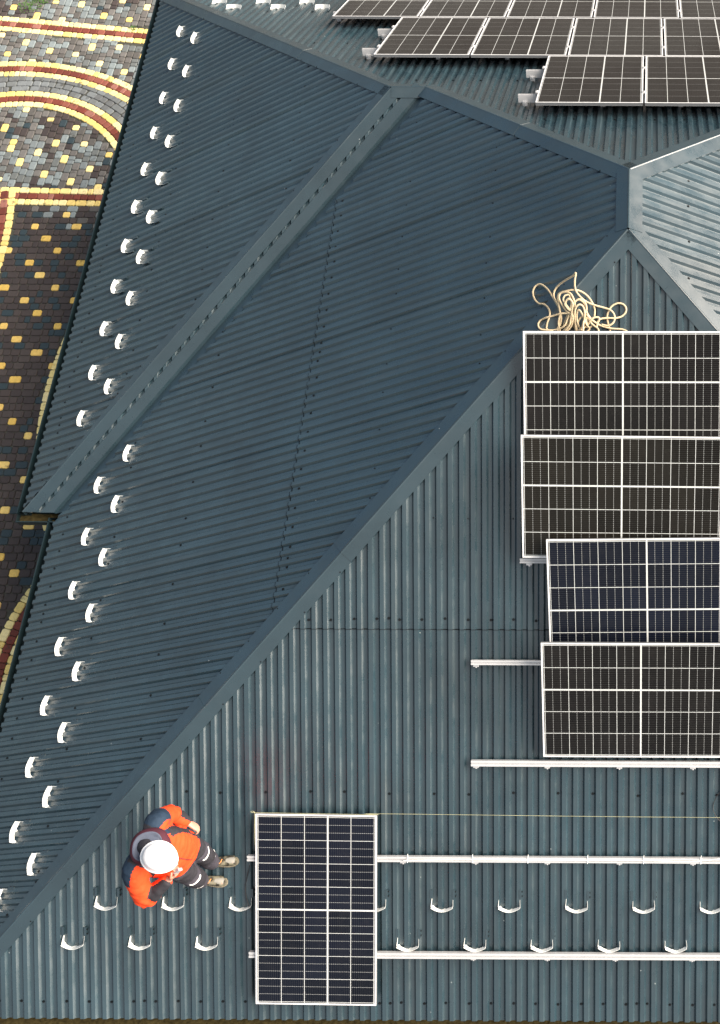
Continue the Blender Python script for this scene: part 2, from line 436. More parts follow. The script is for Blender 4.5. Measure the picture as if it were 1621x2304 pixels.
def sheet(mb, pl, poly, phase, base=.003, seam=None):
    us = [p[0] for p in poly]; lo, hi = min(us), max(us)
    k = math.floor((lo - phase) / PITCH) - 1
    while phase + k * PITCH < hi:
        u0 = phase + k * PITCH; tone = .90 + .22 * abs(noise.noise(V((k // 11 * 3.7, base * 300, poly[0][0])))) * 2
        lap = .0028 if k % 11 == 0 else 0
        e = .0015 if lap else 0
        prof = [(0, 0), (RF - e, RH + lap), (RF + RW + e, RH + lap), (2 * RF + RW, 0), (PITCH, 0)]
        vb = [(prof[0][0] + .0, 0)]
        for (a, ha), (b, hb) in zip(prof[:-1], prof[1:]):
            P = clip(poly, u0 + a, u0 + b)
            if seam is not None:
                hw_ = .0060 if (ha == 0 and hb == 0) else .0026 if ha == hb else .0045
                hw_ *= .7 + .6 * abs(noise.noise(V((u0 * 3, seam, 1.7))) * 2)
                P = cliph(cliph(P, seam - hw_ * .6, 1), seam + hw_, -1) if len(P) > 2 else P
            if len(P) > 2:
                pts = [pl.w(p[0], p[1], base + ha + (hb - ha) * min(1, max(0, (p[0] - u0 - a) / (b - a)))) for p in P]
                area = V((0, 0, 0))
                for i in range(1, len(pts) - 1): area += (pts[i] - pts[0]).cross(pts[i + 1] - pts[0])
                if area.length > 1e-8:
                    if area.dot(pl.n) < 0: pts.reverse()
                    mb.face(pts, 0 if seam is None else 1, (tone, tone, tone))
        k += 1
def polyuv(pl, xy): return [pl.uv(pl.lift(x, y)) for x, y in xy]
def inset_line(P, Q, d):                                 # shift plan line P->Q to its left by d
    dx, dy = Q[0] - P[0], Q[1] - P[1]; L = math.hypot(dx, dy); return (-dy / L * d, dx / L * d)
EO = .03                                                 # sheets run a little past the eave line
slopes = {}
def slope(name, pl, xy, phase, seams=()):
    mb = MB(); P = polyuv(pl, xy)
    edges = sorted([pl.uv(pl.lift(*s))[1] for s in seams]); cur = P; k = 0
    lo = -1e9
    for i, e in enumerate(edges + [None]):
        part = cliph(P, lo, 1) if lo > -1e8 else P
        if e is not None: part = cliph(part, e + .12, -1)
        if len(part) > 2: sheet(mb, pl, part, phase, .003 + i * .0045)
        if lo > -1e8: sheet(mb, pl, P, phase, .003 + i * .0045 + .0008, seam=lo)  # thin ribbon along the lap, painted as the gap's shadow
        if e is not None: lo = e
    o = mb.build('roof_slope', [M['roofX' if name in ('L', 'L2', 'R') else 'roofY'], M['seamshade']], house); slopes[name] = o; return o
dd = .105                                                # sheet edge back from the valley line
sx = dd * .7071 * 1.1
slope('F', pF, [(0, 0), (XE, YE + .012), (XR, YE + .012)], -.022 - (RF * 1.5 + RW), seams=[(0, -3.19)])
slope('L', pL, [(0, 0), (0, RD), (Q1[0] + sx * 1.0, Q1[1] - sx), (VV[0] - EO + sx * 1.9, VV[1] - EO), (XE - EO, VV[1] - .13), (XE - EO, YE)], 2.372 - RF * 1.5 - RW, seams=[(-3.24, 0)])
slope('L2', pL2, [Q2, (XE2 - EO, YN), (XE2 - EO, HH[1])], 2.352 - RF * 1.5 - RW)
slope('F2', pF2, [Q2, (Q1[0] - sx, Q1[1] - sx * .3), (VV[0] - sx, VV[1] - EO), (HH[0] , HH[1] - EO)], -.022 - (RF * 1.5 + RW) - Q1[0])
slope('B', pB, [(0, RD), Q1, Q2, (XE2, YN + EO), (XR, YN + EO)], -.021 + RF * .5)
slope('R', pR, [(0, RD), (0, 0), (XR + EO, YE), (XR + EO, YN)], -2.35)

# --- hip, ridge and valley trims
def zp(x, y, pl): return pl.lift(x, y)
def cap(name, A, B, p1, p2, w1=.13, w2=.13, h=.0335, seg=2.0, yend=None):
    """folded steel trim over the line A-B where planes p1, p2 meet"""
    A, B = V(A), V(B); d = (B - A).normalized(); L = (B - A).length
    n = max(1, round(L / seg)); mb = MB()
    def corner(P, hh):
        # point X with p1.n.(X-P)=hh, p2.n.(X-P)=hh, d.(X-P)=0
        mat = Matrix((p1.n, p2.n, d)); return P + mat.inverted() @ V((hh, hh, 0))
    def down(p):
        s = p.n.cross(d).normalized(); return s if s.z < 0 else -s
    def downo(p, o):                                      # direction away from crest within plane p
        s = p.n.cross(d).normalized()
        return s if s.dot(o.n) > 0 and False else s
    s1 = p1.n.cross(d).normalized(); s2 = p2.n.cross(d).normalized()
    if s1.dot(p2.n) > 0: s1 = -s1
    if s2.dot(p1.n) > 0: s2 = -s2
    for i in range(n):
        a = A + d * (L * i / n - (.05 if i else 0)); b = A + d * (L * (i + 1) / n)
        hh = h + .003 * (i % 2)
        rows = []
        for P in (a, b):
            c = corner(P, hh); bead = corner(P, hh + .003)
            rows.append([c + s1 * w1 - p1.n * .008, c + s1 * w1 + p1.n * .0, c + s1 * .012, bead + s1 * .004, bead + s2 * .004, c + s2 * .012, c + s2 * w2, c + s2 * w2 - p2.n * .008])
        if yend is not None and i == n - 1: rows[1] = [V((max(q.x, B.x - .035), q.y, q.z)) for q in [p + d * ((yend - p.y) / d.y) for p in rows[1]]]
        mb.grid(rows)
        # joint edges
        mb.grid([rows[0], [p - (p1.n + p2.n) * .0025 for p in rows[0]]]); mb.grid([[p - (p1.n + p2.n) * .0025 for p in rows[1]], rows[1]])
    return mb.build(name, M['cap'], house)
up = V((0, 0, Z0))
P1, P2 = V((0, 0, 0)) + up, V((0, RD, 0)) + up
Q1w, Q2w = V((*Q1, -HQ)) + up, V((*Q2, -HQ)) + up
cap('hip_cap', P1, V((XE - .02, YE - .02, ZE - .01)) + up, pL, pF, .15, .125, seg=2.05, yend=YE - .015)
cap('hip_cap', P1, V((XR, YE, ZE)) + up, pF, pR, .125, .13)
cap('hip_cap', P2, Q1w, pL, pB, .13, .12)
cap('hip_cap', P2, V((XR, YN, ZE)) + up, pR, pB, .14, .12)
cap('hip_cap', Q2w, V((XE2, YN, ZE)) + up, pL2, pB, .13, .12)
cap('hip_cap', Q2w, V((*HH, ZE)) + up, pL2, pF2, .12, .125, seg=2.2, yend=HH[1] - .04)
cap('ridge_cap', P1 + V((0, .0, .004)), P2 + V((0, 0, .004)), pL, pR, .13, .14)
cap('ridge_cap', Q1w + V((.0, 0, .004)), Q2w + V((.0, 0, .004)), pF2, pB, .12, .10)
# valley flashing between the small south slope and the west slope
def valley():
    mb = MB(); A, B = Q1w, V((*VV, ZE)) + up; d = (B - A).normalized(); L = (B - A).length
    s1 = pF2.n.cross(d).normalized(); s2 = pL.n.cross(d).normalized()
    if s1.x > 0: s1 = -s1
    if s2.y > 0: s2 = -s2
    n = 3
    for i in range(n):
        a = A + d * (L * i / n - (.05 if i else -.02)); b = A + d * (L * (i + 1) / n + (.06 if i == n - 1 else 0)); hh = .001 + .002 * (i % 2)
        nn = (pF2.n + pL.n) * .5 * hh
        rows = [[P + s1 * .14 + nn + pF2.n * .025, P + s1 * .135 + nn + pF2.n * .030, P + s1 * .022 + nn + pF2.n * .030, P + nn + pF2.n * .006, P + s2 * .012 + nn + pL.n * .004, P + s2 * .13 + nn + pL.n * .004] for P in (a, b)]
        if i == n - 1: rows[1] = [p + d * ((HH[1] - .045 - p.y) / d.y) for p in rows[1]]
        mb.grid(rows)
    mb.build('valley_flashing', M['cap'], house)
valley()
# --- gutters, fascia, walls
def gutter(A, B, out, debris=False):
    """open box gutter running A-B, hung outside the eave"""
    A, B, out = V(A), V(B), V(out); mb = MB(); w_, hgt, th = .125, .085, .004; rows = []
    for P in (A, B):
        o0 = P + V((0, 0, -.055))
        pr = [(0, 0), (0, -hgt), (w_, -hgt), (w_, .008), (w_ + .012, .008), (w_ + .012, -.006), (w_ + .006, -.006), (w_ + .006, -hgt - th), (-th, -hgt - th), (-th, 0)]
        rows.append([o0 + out * x + V((0, 0, z)) for x, z in pr])
    mb.grid(rows, closed=True)
    for r in rows: mb.face([r[8], r[7], r[3], r[0]])
    go = mb.build('gutter', M['gutter'], house)
    if debris:
        m2 = MB(); n = int((B - A).length / .05); R = []
        for i in range(n + 1):
            P = A.lerp(B, i / n) + V((0, 0, -.055 - hgt + .004))
            R.append([P + out * (w_ * k / 4 * .96 + .003) + V((0, 0, .02 + .02 * noise.noise(V((i * .3, k, 0))))) for k in range(5)])
        m2.grid(R); m2.build('debris', M['debris'], go, smooth=True)
    return go
zE = ZE + Z0
gutter((XE + .00, VV[1] - .08, zE), (XE + .00, YE - .2, zE), (-1, 0, 0))
gutter((XE2 + .00, YN, zE), (XE2 + .00, HH[1] - .03, zE), (-1, 0, 0))
gutter((HH[0] - .12, HH[1] + .0, zE), (VV[0] - .02, VV[1] + .0, zE), (0, -1, 0), True)
gutter((XE - .13, YE + .03, zE), (XR + .1, YE + .03, zE), (0, -1, 0), True)
gutter((XR, YE, zE), (XR, YN, zE), (1, 0, 0))
mb = MB(); t_ = .02
for a, b in (((XE + .02, YE + .0), (XE + .04, VV[1])), ((XE2 + .02, HH[1] + .0), (XE2 + .04, YN - .04)), ((XE2 + .05, HH[1] + .02), (VV[0] + .1, HH[1] + .04)), ((XE + .05, YE + .03), (XR - .05, YE + .05))):
    mb.box((a[0], a[1], zE - .22), (b[0], b[1], zE - .02))
mb.build('fascia', M['gutter'], house)
for a, b in (((XE + .5, YE + .5), (XE + .75, HH[1] + .5)), ((XE2 + .5, HH[1] + .5), (XE2 + .75, YN - .5)), ((XE + .752, YE + .5), (XR - .5, YE + .75)), ((XR - .75, YE + .752), (XR - .5, YN - .5)), ((XE2 + .752, YN - .75), (XR - .752, YN - .5)), ((XE2 + .752, HH[1] + .5), (XE + .752, HH[1] + .75))):
    mb = MB(); mb.box((a[0], a[1], 0), (b[0], b[1], zE - .1)); mb.build('wall', M['wall'], house)
mb = MB()
mb.face([(XE2 + .04, HH[1] + .04, zE - .2), (XE2 + .04, YN - .04, zE - .2), (XR - .04, YN - .04, zE - .2), (XR - .04, YE + .06, zE - .2), (XE + .04, YE + .06, zE - .2), (XE + .04, HH[1] + .04, zE - .2)])
mb.build('soffit', M['wall'], house)

# --- screws
sb = MB()
R1, R2 = .0125, .0075
sb.tube([(0, 0, 0), (0, 0, .002)], R1, 10); sb.tube([(0, 0, .002), (0, 0, .0075)], R2, 6)
scr_proto = None; n_scr = 0; scr_rest = MB()
def add_screw(pl, P, parent):
    global scr_proto, n_scr
    if n_scr < 100:
        if scr_proto is None: scr_proto = sb.build('screw', M['screw'], parent); o = scr_proto
        else: o = scr_proto.copy(); COL.objects.link(o)
        o.parent = parent; o.matrix_world = pl.mat(P)
    else:
        mt = pl.mat(P); b = len(scr_rest.v)
        scr_rest.v += [tuple(mt @ V(v)) for v in sb.v]
        for f in sb.f: scr_rest.f.append(tuple(b + i for i in f)); scr_rest.m.append(0); scr_rest.c.append(None)
    n_scr += 1
def inpoly(P, u, v):
    c = False
    for i in range(len(P)):
        (x1, y1), (x2, y2) = P[i], P[(i + 1) % len(P)]
        if (y1 > v) != (y2 > v) and u < (x2 - x1) * (v - y1) / (y2 - y1) + x1: c = not c
    return c
def srow(key, pl, xy, phase, at, step=3, jit=.012, base=.004, fine=False):
    P = polyuv(pl, xy); v0 = pl.uv(pl.lift(*at))[1]; us = [p[0] for p in P]
    k = math.ceil((min(us) - phase) / PITCH); k0 = k
    while phase + k * PITCH < max(us):
        u = phase + k * PITCH + 2 * RF + RW + (PITCH - 2 * RF - RW) / 2 + random.uniform(-.006, .006)
        hit = (k % 11 in (1, 5, 8)) if step == 3 else (k % 2 == 0 or k % 11 == 1)
        v = v0 + random.uniform(-jit, jit)
        if hit and inpoly(P, u, v - .03) and inpoly(P, u + .15, v) and inpoly(P, u - .15, v) and inpoly(P, u, v + .15):
            add_screw(pl, pl.w(u, v, base), slopes[key])
        k += 1
xyF = [(0, 0), (XE, YE), (XR, YE)]; phF = -.022 - (RF * 1.5 + RW); phL = 2.372 - RF * 1.5 - RW
xyL = [(0, 0), (0, RD), Q1, VV, (XE, YE)]; xyL2 = [Q2, (XE2, YN), HH]
xyFv = [(0, 0), (XE, YE), (1.0, YE), (1.0, -1)]
srow('F', pF, xyFv, phF, (0, -6.27), 2, .006)
srow('F', pF, xyFv, phF, (0, -3.11), 2, .012, .009)
for yy in (-4.53, -2.29): srow('F', pF, xyFv, phF, (0, yy), 3)
for xx in (-1.36, -2.34, -4.52, -5.46): srow('L', pL, xyL, phL, (xx, 0), 3)
srow('L', pL, xyL, phL, (-3.16, 0), 2, .012, .009); srow('L', pL, xyL, phL, (-6.25, 0), 2, .006)
for xx in (-3.9, -4.9, -5.7): srow('L2', pL2, xyL2, 2.352 - RF * 1.5 - RW, (xx, 0), 3)
srow('L2', pL2, xyL2, 2.352 - RF * 1.5 - RW, (-6.6, 0), 2)
xyBv = [(0, RD), Q1, Q2, (XE2, YN), (1.2, YN), (1.2, 1.6)]
for yy in (2.0, 3.2, 4.6): srow('B', pB, xyBv, -.021 + RF * .5, (0, yy), 3)
srow('R', pR, [(0, RD), (0, 0), (1.4, -1.4), (1.4, 2.2)], -2.35, (.55, 0), 3); srow('R', pR, [(0, RD), (0, 0), (1.4, -1.4), (1.4, 2.2)], -2.35, (.95, 0), 3)
def caprow(pl, A, B, s, w_, h, n, key):                   # screws along a trim flange
    for i in range(n):
        t = (i + .5 + random.uniform(-.2, .2)) / n
        P = V(A).lerp(V(B), t) + V(s).normalized() * w_ + pl.n * h; add_screw(pl, P, slopes[key])
if scr_rest.v or True:
    dL = (V((XE, YE, ZE))).normalized()
    sL = pL.n.cross(dL); sL = -sL if sL.y < 0 else sL
    sF = pF.n.cross(dL); sF = -sF if sF.x < 0 else sF
    caprow(pL, P1, V((XE, YE, ZE)) + up, sL, .125, .027, 22, 'L'); caprow(pF, P1, V((XE, YE, ZE)) + up, sF, .10, .027, 18, 'F')
    dB = (Q1w - P2).normalized(); s1 = pL.n.cross(dB); s1 = -s1 if s1.y > 0 else s1
    s2 = pB.n.cross(dB); s2 = -s2 if s2.y < 0 else s2
    caprow(pL, P2, Q1w, s1, .11, .027, 7, 'L'); caprow(pB, P2, Q1w, s2, .10, .027, 7, 'B')
    E2 = V((XE2, YN, ZE)) + up
    caprow(pL2, Q2w, E2, s1, .11, .027, 14, 'L2'); caprow(pB, Q2w, E2, s2, .10, .027, 12, 'B')
    d2 = (V((*HH, ZE)) + up)
    caprow(pL2, Q2w, d2, sL, .10, .027, 10, 'L2')
o = scr_rest.build('screw', M['screw'], house); o['kind'] = 'stuff'

# ------------------------------------------------------------------ snow guards
def guard_mesh():
    mb = MB(); hw, lg, bow, ht, t = .100, .100, .034, .070, .0025
    path = [(-hw + .006, lg, 0), (-hw, .006, .1)]
    N = 10
    for i in range(N + 1):
        a = i / N; path.append((-hw + .006 + (2 * hw - .012) * a, -bow * math.sin(math.pi * a) , 1))
    path += [(hw, .006, .1), (hw - .006, lg, 0)]
    def notch(x, lean):                                   # lower edge lifted over the two ribs
        if lean < .9: return .004
        d = abs(abs(x) - .0515)
        return .004 + max(0, .019 * (1 - (max(0, d - .012) / .016) ** 2)) if d < .028 else .004
    # resample finely for the notches
    fine = []
    for a, b in zip(path[:-1], path[1:]):
        for k in range(4): t_ = k / 4; fine.append(tuple(a[j] + (b[j] - a[j]) * t_ for j in range(3)))
    fine.append(path[-1])
    inn, outr = [], []
    for i, (x, y, ln) in enumerate(fine):
        p, q = fine[max(0, i - 1)], fine[min(len(fine) - 1, i + 1)]
        dx, dy = q[0] - p[0], q[1] - p[1]; L = math.hypot(dx, dy); nx, ny = -dy / L, dx / L   # inward (uphill) normal
        z0 = notch(x, ln); top = ht * (1 if y <= .001 else .12 + .55 * (1 - y / lg))
        lean = -.007 * ln
        lo = V((x, y, z0)); hi = V((x * (1 + .04 * ln), y + lean, top))
        inn.append((lo + V((nx, ny, 0)) * t / 2, hi + V((nx, ny, 0)) * t / 2)); outr.append((lo - V((nx, ny, 0)) * t / 2, hi - V((nx, ny, 0)) * t / 2))
    for i in range(len(fine) - 1):
        mb.face([inn[i][0], inn[i + 1][0], inn[i + 1][1], inn[i][1]], 0)
        mb.face([outr[i + 1][0], outr[i][0], outr[i][1], outr[i + 1][1]], 1)
        mb.face([inn[i][1], inn[i + 1][1], outr[i + 1][1], outr[i][1]], 0)
        mb.face([inn[i + 1][0], inn[i][0], outr[i][0], outr[i + 1][0]], 1)
    for e in (0, -1): mb.face([inn[e][0], inn[e][1], outr[e][1], outr[e][0]], 1)
    return mb
gm = guard_mesh(); guard0 = None
def guard(pl, P, label, group):
    global guard0
    if guard0 is None:
        guard0 = gm.build('band', [M['inner'], M['cap']]); parts = [guard0]
        for s in (-1, 1):
            x0 = s * .092; tm = MB(); tm.box((min(x0, x0 + s * .022), .070, .006), (max(x0, x0 + s * .022), .150, .028)); parts.append(tm.build('tab', M['cap']))
            for yy in (.088, .130): bm_ = MB(); bm_.tube([(s * .112, yy, .017), (s * .122, yy, .017)], .008, 6); parts.append(bm_.build('bolt', M['screw']))
        root = bpy.data.objects.new('snow_guard', None); root.empty_display_size = .05; link(root)
        for c_ in parts: c_.parent = root
        guard0 = root
    else:
        root = guard0.copy(); COL.objects.link(root)
        for ch in list(guard0.children):
            c_ = ch.copy(); COL.objects.link(c_); c_.parent = root
    root.matrix_world = pl.mat(P) @ Matrix.Rotation(random.uniform(-.05, .05), 4, 'Z')
    tag(root, label, 'snow guard', group)
ORD = ['first', 'second', 'third', 'fourth', 'fifth', 'sixth', 'seventh', 'eighth', 'ninth', 'tenth', 'eleventh', 'twelfth']
ph2 = 0
for row, (x_, ys, nm) in enumerate(((-6.195, [5.80 - .606 * k for k in range(11)], 'outer'), (-5.885, [5.50 - .604 * k for k in range(10)], 'inner'))):
    for k, y_ in enumerate(ys):
        guard(pL2, pL2.lift(x_ - .01, y_, .0), f'snow guard on the narrow far-left slope, {ORD[k]} from top in the {nm} row', 'snow guards on the far-left slope')
for row, (x_, ys, nm) in enumerate(((-5.82, [-1.10 - .617 * k for k in range(8)], 'outer'), (-5.49, [-.79 - .618 * k for k in range(8)], 'inner'))):
    for k, y_ in enumerate(ys):
        guard(pL, pL.lift(x_ - .01, y_ , .0), f'snow guard on the wide left slope, {ORD[k]} from top in the {nm} row', 'snow guards on the wide left slope')
fu = ['leftmost guard of the upper row on the front slope', 'snow guard right below the bent elbow of the man in orange', 'snow guard touching the left edge of the upright solar panel', None, 'snow guard half hidden by the right edge of the upright solar panel', 'first whole snow guard between the two rails right of the upright panel', 'second snow guard between the rails right of the upright panel', 'third snow guard between the rails right of the upright panel', 'bent snow guard between the rails, its left leg twisted', 'snow guard between the rails cut by the right edge of the photo']
xs_u = [-4.749 + .6146 * k for k in range(10)]
for k, x_ in enumerate(xs_u):
    if fu[k]: guard(pF, pF.lift(x_, -5.452, 0), fu[k], 'snow guards on the front slope')
fl_ = ['leftmost guard of the lower row on the front slope', 'middle of the three lower-row guards left of the upright solar panel', 'lower-row guard nearest the left side of the upright solar panel', None, None, 'first guard above the lowest rail right of the upright panel', 'second guard above the lowest rail right of the upright panel', 'third guard above the lowest rail right of the upright panel', 'fourth guard above the lowest rail right of the upright panel', 'last guard above the lowest rail at the far right']
for k, x_ in enumerate([-5.058 + .6135 * k for k in range(10)]):
    if fl_[k]: guard(pF, pF.lift(x_, -5.778, 0), fl_[k], 'snow guards on the front slope')
for k, (x_, y_) in enumerate(((-5.788, 6.343), (-5.497, 6.071), (-5.182, 6.353), (-4.894, 6.081), (-4.581, 6.363), (-4.291, 6.091))):
    guard(pB, pB.lift(x_, y_ + .03, 0), f'snow guard at the top edge of the photo, {ORD[k]} from the left', 'snow guards on the rear slope')

# ------------------------------------------------------------------ solar panels (1.096 x 1.754 m, local x 5 cells, local y 24 cells)
PWd, PHt, PT = 1.096, 1.754, .032
def panel_frame():
    mb = MB(); f = .023 / 2 * 1.5; W2, H2 = PWd / 2, PHt / 2; e = .014
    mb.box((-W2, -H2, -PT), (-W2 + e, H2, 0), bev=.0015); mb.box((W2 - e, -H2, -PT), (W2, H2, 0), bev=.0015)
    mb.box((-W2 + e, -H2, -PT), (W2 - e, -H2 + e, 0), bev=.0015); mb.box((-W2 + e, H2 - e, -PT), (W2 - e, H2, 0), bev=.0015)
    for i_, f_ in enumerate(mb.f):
        if max(mb.v[k_][2] for k_ in f_) - min(mb.v[k_][2] for k_ in f_) > .01: mb.m[i_] = 1  # upright faces take the painted-in shade
    return mb
def panel_glass():
    mb = MB(); W2, H2 = PWd / 2 - .013, PHt / 2 - .013
    mb.box((-W2, -H2, -.009), (W2, H2, -.0025)); return mb
fr_me = panel_frame(); gl_me = panel_glass(); fr_mesh = {}; gl_mesh = {}
def panel(mat, label, cell, group, dark=False):
    root = bpy.data.objects.new('solar_panel', None); root.empty_display_size = .1; link(root); root.matrix_world = mat
    key = 'frame'
    if key not in fr_mesh: fr_mesh[key] = fr_me.build('frame', [M['frame'], M['frameshade']], root); fo = fr_mesh[key]
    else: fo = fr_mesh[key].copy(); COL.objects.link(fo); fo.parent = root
    if cell not in gl_mesh: gl_mesh[cell] = gl_me.build('glass', M[cell], root)
    else: go = gl_mesh[cell].copy(); COL.objects.link(go); go.parent = root
    tag(root, label, 'solar panel', group); return root
def frame3(o, xd, yd):
    xd = xd.normalized(); n_ = xd.cross(yd).normalized(); yd = n_.cross(xd); mm = Matrix.Identity(4)
    for i in range(3): mm[i][0] = xd[i]; mm[i][1] = yd[i]; mm[i][2] = n_[i]; mm[i][3] = o[i]
    return mm
# landscape panels on the front slope: top-left corner px+height, bottom-left px+height, cell material, flip
FP = [((1177, 745), .20, (1180, 1034), .13, 'cellA', 2, 'topmost landscape solar panel with the tangled rope on its upper edge'),
      ((1172, 978.5), .38, (1176, 1256), .19, 'cellC', 2, 'second landscape solar panel from the top on the front slope'),
      ((1229, 1214), .34, (1238, 1478), .12, 'cellB', 3, 'bluish third landscape solar panel from the top on the front slope'),
      ((1217, 1446.5), .36, (1223, 1708), .12, 'cellA', 2, 'lowest landscape solar panel above the long rail on the front slope')]
for (a, ha, b, hb, cm, th, lab) in FP:
    A = pF.pt(*a, ha); B = pF.pt(*b, hb)
    down = (B - A).normalized(); east = V((1, 0, 0)); east = (east - down * east.dot(down)).normalized()
    cen = A + east * PHt / 2 + down * PWd / 2
    # local x (5 cells) runs along the slope, local y (24 cells) east-west
    if th == 3: mt = frame3(cen, down, east)
    else: mt = frame3(cen, -down, -east)
    panel(mt, lab, cm, 'landscape solar panels on the front slope')
A = pF.pt(575, 1831, .125); Bp = pF.pt(847, 1835, .125); Cc = pF.pt(583, 2260, .125)
xd = (Bp - A).normalized(); yd = (A - Cc); cen = A + xd * PWd / 2 - (yd - xd * yd.dot(xd)).normalized() * PHt / 2
panel(frame3(cen, xd, yd), 'upright solar panel beside the man, at the left end of the bare rails', 'cellB', None)
# rear slope, three rows parallel to the roof
HB = .165
def bpanel(x0, y_low, label):
    A = V((x0, y_low, pB.lift(x0, y_low - pB.n.y * HB, HB).z)); dn = -pB.v; dn = dn if dn.y > 0 else -dn      # direction away from the ridge (north, down)
    xd = V((1, 0, 0)); cen = A + xd * PWd / 2 + dn * PHt / 2
    panel(frame3(cen, xd, dn), label, 'cellN', 'solar panels on the rear slope')
XB = {}
for nm_, p_ in (('front', (1205, 230)), ('middle', (841, 122)), ('top', (748, 36))): XB[nm_] = pB.pt(*p_, HB)
for k in range(3): bpanel(XB['front'].x + k * 1.118, XB['front'].y, f'rear-slope solar panel in the front row, {ORD[k]} from the left')
for k in range(5): bpanel(XB['middle'].x + k * 1.118, XB['middle'].y, f'rear-slope solar panel in the middle row, {ORD[k]} from the left')
for k in range(5): bpanel(XB['top'].x + k * 1.118, XB['top'].y, f'rear-slope solar panel in the top row, {ORD[k]} from the left')

# ------------------------------------------------------------------ mounting rails with feet, clamps
def rail(pl, A, B, label, group=None, feet=(), w_=.042, h_=.045, base=.045, zips=()):
    """aluminium rail A-B lying at height base above plane; x axis along rail"""
    A, B = V(A), V(B); xd = (B - A).normalized(); L = (B - A).length
    mt = frame3(A, xd, pl.n.cross(xd)); root = empty('mounting_rail', mt)
    tag(root, label, 'mounting rail', group)
    mb = MB(); h2 = w_ / 2; s = .007
    pr = [(-h2, -h_), (h2, -h_), (h2, 0), (s, 0), (s, -.012), (-s, -.012), (-s, 0), (-h2, 0)]
    rows = [[V((x, y, z)) for y, z in pr] for x in (0, L)]
    mb.grid(rows, closed=True)
    for r in rows: mb.face([r[0], r[5], r[6], r[7]]); mb.face([r[0], r[1], r[4], r[5]]); mb.face([r[1], r[2], r[3], r[4]])
    mb.build('bar', M['alu'], root, merge=1e-5)
    for f in feet:
        m2 = MB(); m2.box((f - .025, h2 * -1 - .022, -h_ - base + .022), (f + .025, -h2, -h_ + .018), bev=.002)
        m2.box((f - .025, -h2 - .022, -h_ - base + .020), (f + .025, h2 - .022, -h_ - base + .026))
        m2.tube([(f, -h2 - .022, -h_ + .002), (f, -h2 - .032, -h_ + .002)], .009, 6)
        m2.build('foot', M['alu'], root)
    for f in zips:
        m3 = MB(); m3.tube([(f, -h2 - .003, -.02), (f, -h2 - .003, .003), (f, h2 + .003, .003), (f, h2 + .003, -.02)], .0035, 6); m3.tube([(f, h2, .004), (f + .006, h2 + .03, .01)], .003, 6)
        m3.build('cable_tie', M['inner'], root)
    return root
def frail(px, py, x_end, label, feet_px=(), h=.1, px2=None, group=None, zips=(), **k):
    A = pF.pt(px, py, h); B = A + V((x_end - A.x, 0, 0))
    rail(pF, A, B, label, group, feet=[pF.pt(f, py, h).x - A.x for f in feet_px], base=h - .045 - .003, zips=[pF.pt(f, py, h).x - A.x for f in zips], **k)
frail(1060, 1718, 2.2, 'long bare-ended rail under the lower edge of the lowest landscape panel', (1070, 1231, 1394, 1560), .095, w_=.052)
frail(1060, 1491, 2.2, 'rail sticking out left from between the third and lowest landscape panels', (1070, 1260, 1420), .095)
frail(1170, 1262, 2.2, 'short rail end showing under the second landscape panel', (1190, 1400), .095)
frail(1172, 1034, 2.2, 'rail hidden under the second landscape panel, only its clamp end showing', (1200,), .14)
frail(556, 1932, 2.2, 'upper of the two bare rails crossing the front slope below the yellow string', (905, 1069, 1231, 1394, 1560), .10, zips=(917, 1063, 1188, 1322, 1448, 1577), w_=.048)
frail(560, 2149, 2.2, 'lowest rail crossing the front slope above the eave', (1064, 1231, 1385, 1558), .10, w_=.052)
def railpt(x, ylow, dv, h):
    q = pB.lift(x, ylow, h); q = q + pB.n * 0; d_ = -pB.v if pB.v.y < 0 else pB.v
    d_ = V((0, pB.n.z, -pB.n.y)).normalized(); base_ = V((x, ylow, 0)); base_.z = pB.lift(x, ylow - pB.n.y * h, h).z
    return base_ + d_ * dv
for (x0, ylow, nm, nrow) in [(XB[q_].x, XB[q_].y, q_, n_q) for q_, n_q in (('front', 3), ('middle', 5), ('top', 5))]:
    for j, (dv, sd_) in enumerate(((.36, 'nearer'), (1.27, 'farther'))):
        ext = .215 if nm != 'top' else .08
        A = railpt(x0 - ext, ylow, dv, HB - PT); B = A + V((ext + nrow * 1.118 + .2, 0, 0))
        rail(pB, A, B, f'{sd_} of the two rails carrying the {nm} row of rear panels', 'rails under the rear panels', feet=[.07] + [.07 + .82 * q for q in range(1, 5)], base=HB - PT - .078 - .003, h_=.078)
        # mid clamps between panels, end clamp at the left edge
# clamps as parts of a simple clamp thing
def clamp(pl, P, label, wide=.02):
    mt = pl.mat(P); mb = MB(); mb.box((-wide, -.03, -.01), (wide, .03, .006), bev=.002); mb.tube([(0, 0, .006), (0, 0, .013)], .008, 6)
    r = empty('panel_clamp', mt); mb.build('plate', M['alu'], r); tag(r, label, 'clamp', 'clamps holding the rear panels')
for (x0, ylow, nm, nrow) in [(XB[q_].x, XB[q_].y, q_, n_q) for q_, n_q in (('front', 3), ('middle', 5), ('top', 5))]:
    for dv in (.36, 1.27):
        for q in range(nrow):
            if q == 0 and nm == 'top': continue
            xx = x0 - .012 if q == 0 else x0 + q * 1.118 - .011
            clamp(pB, railpt(xx, ylow, dv, HB + .001), f'{"lower" if dv < 1 else "upper"} silver clamp in the {ORD[q]} joint of the {nm} rear panel row', .02 if q else .016)

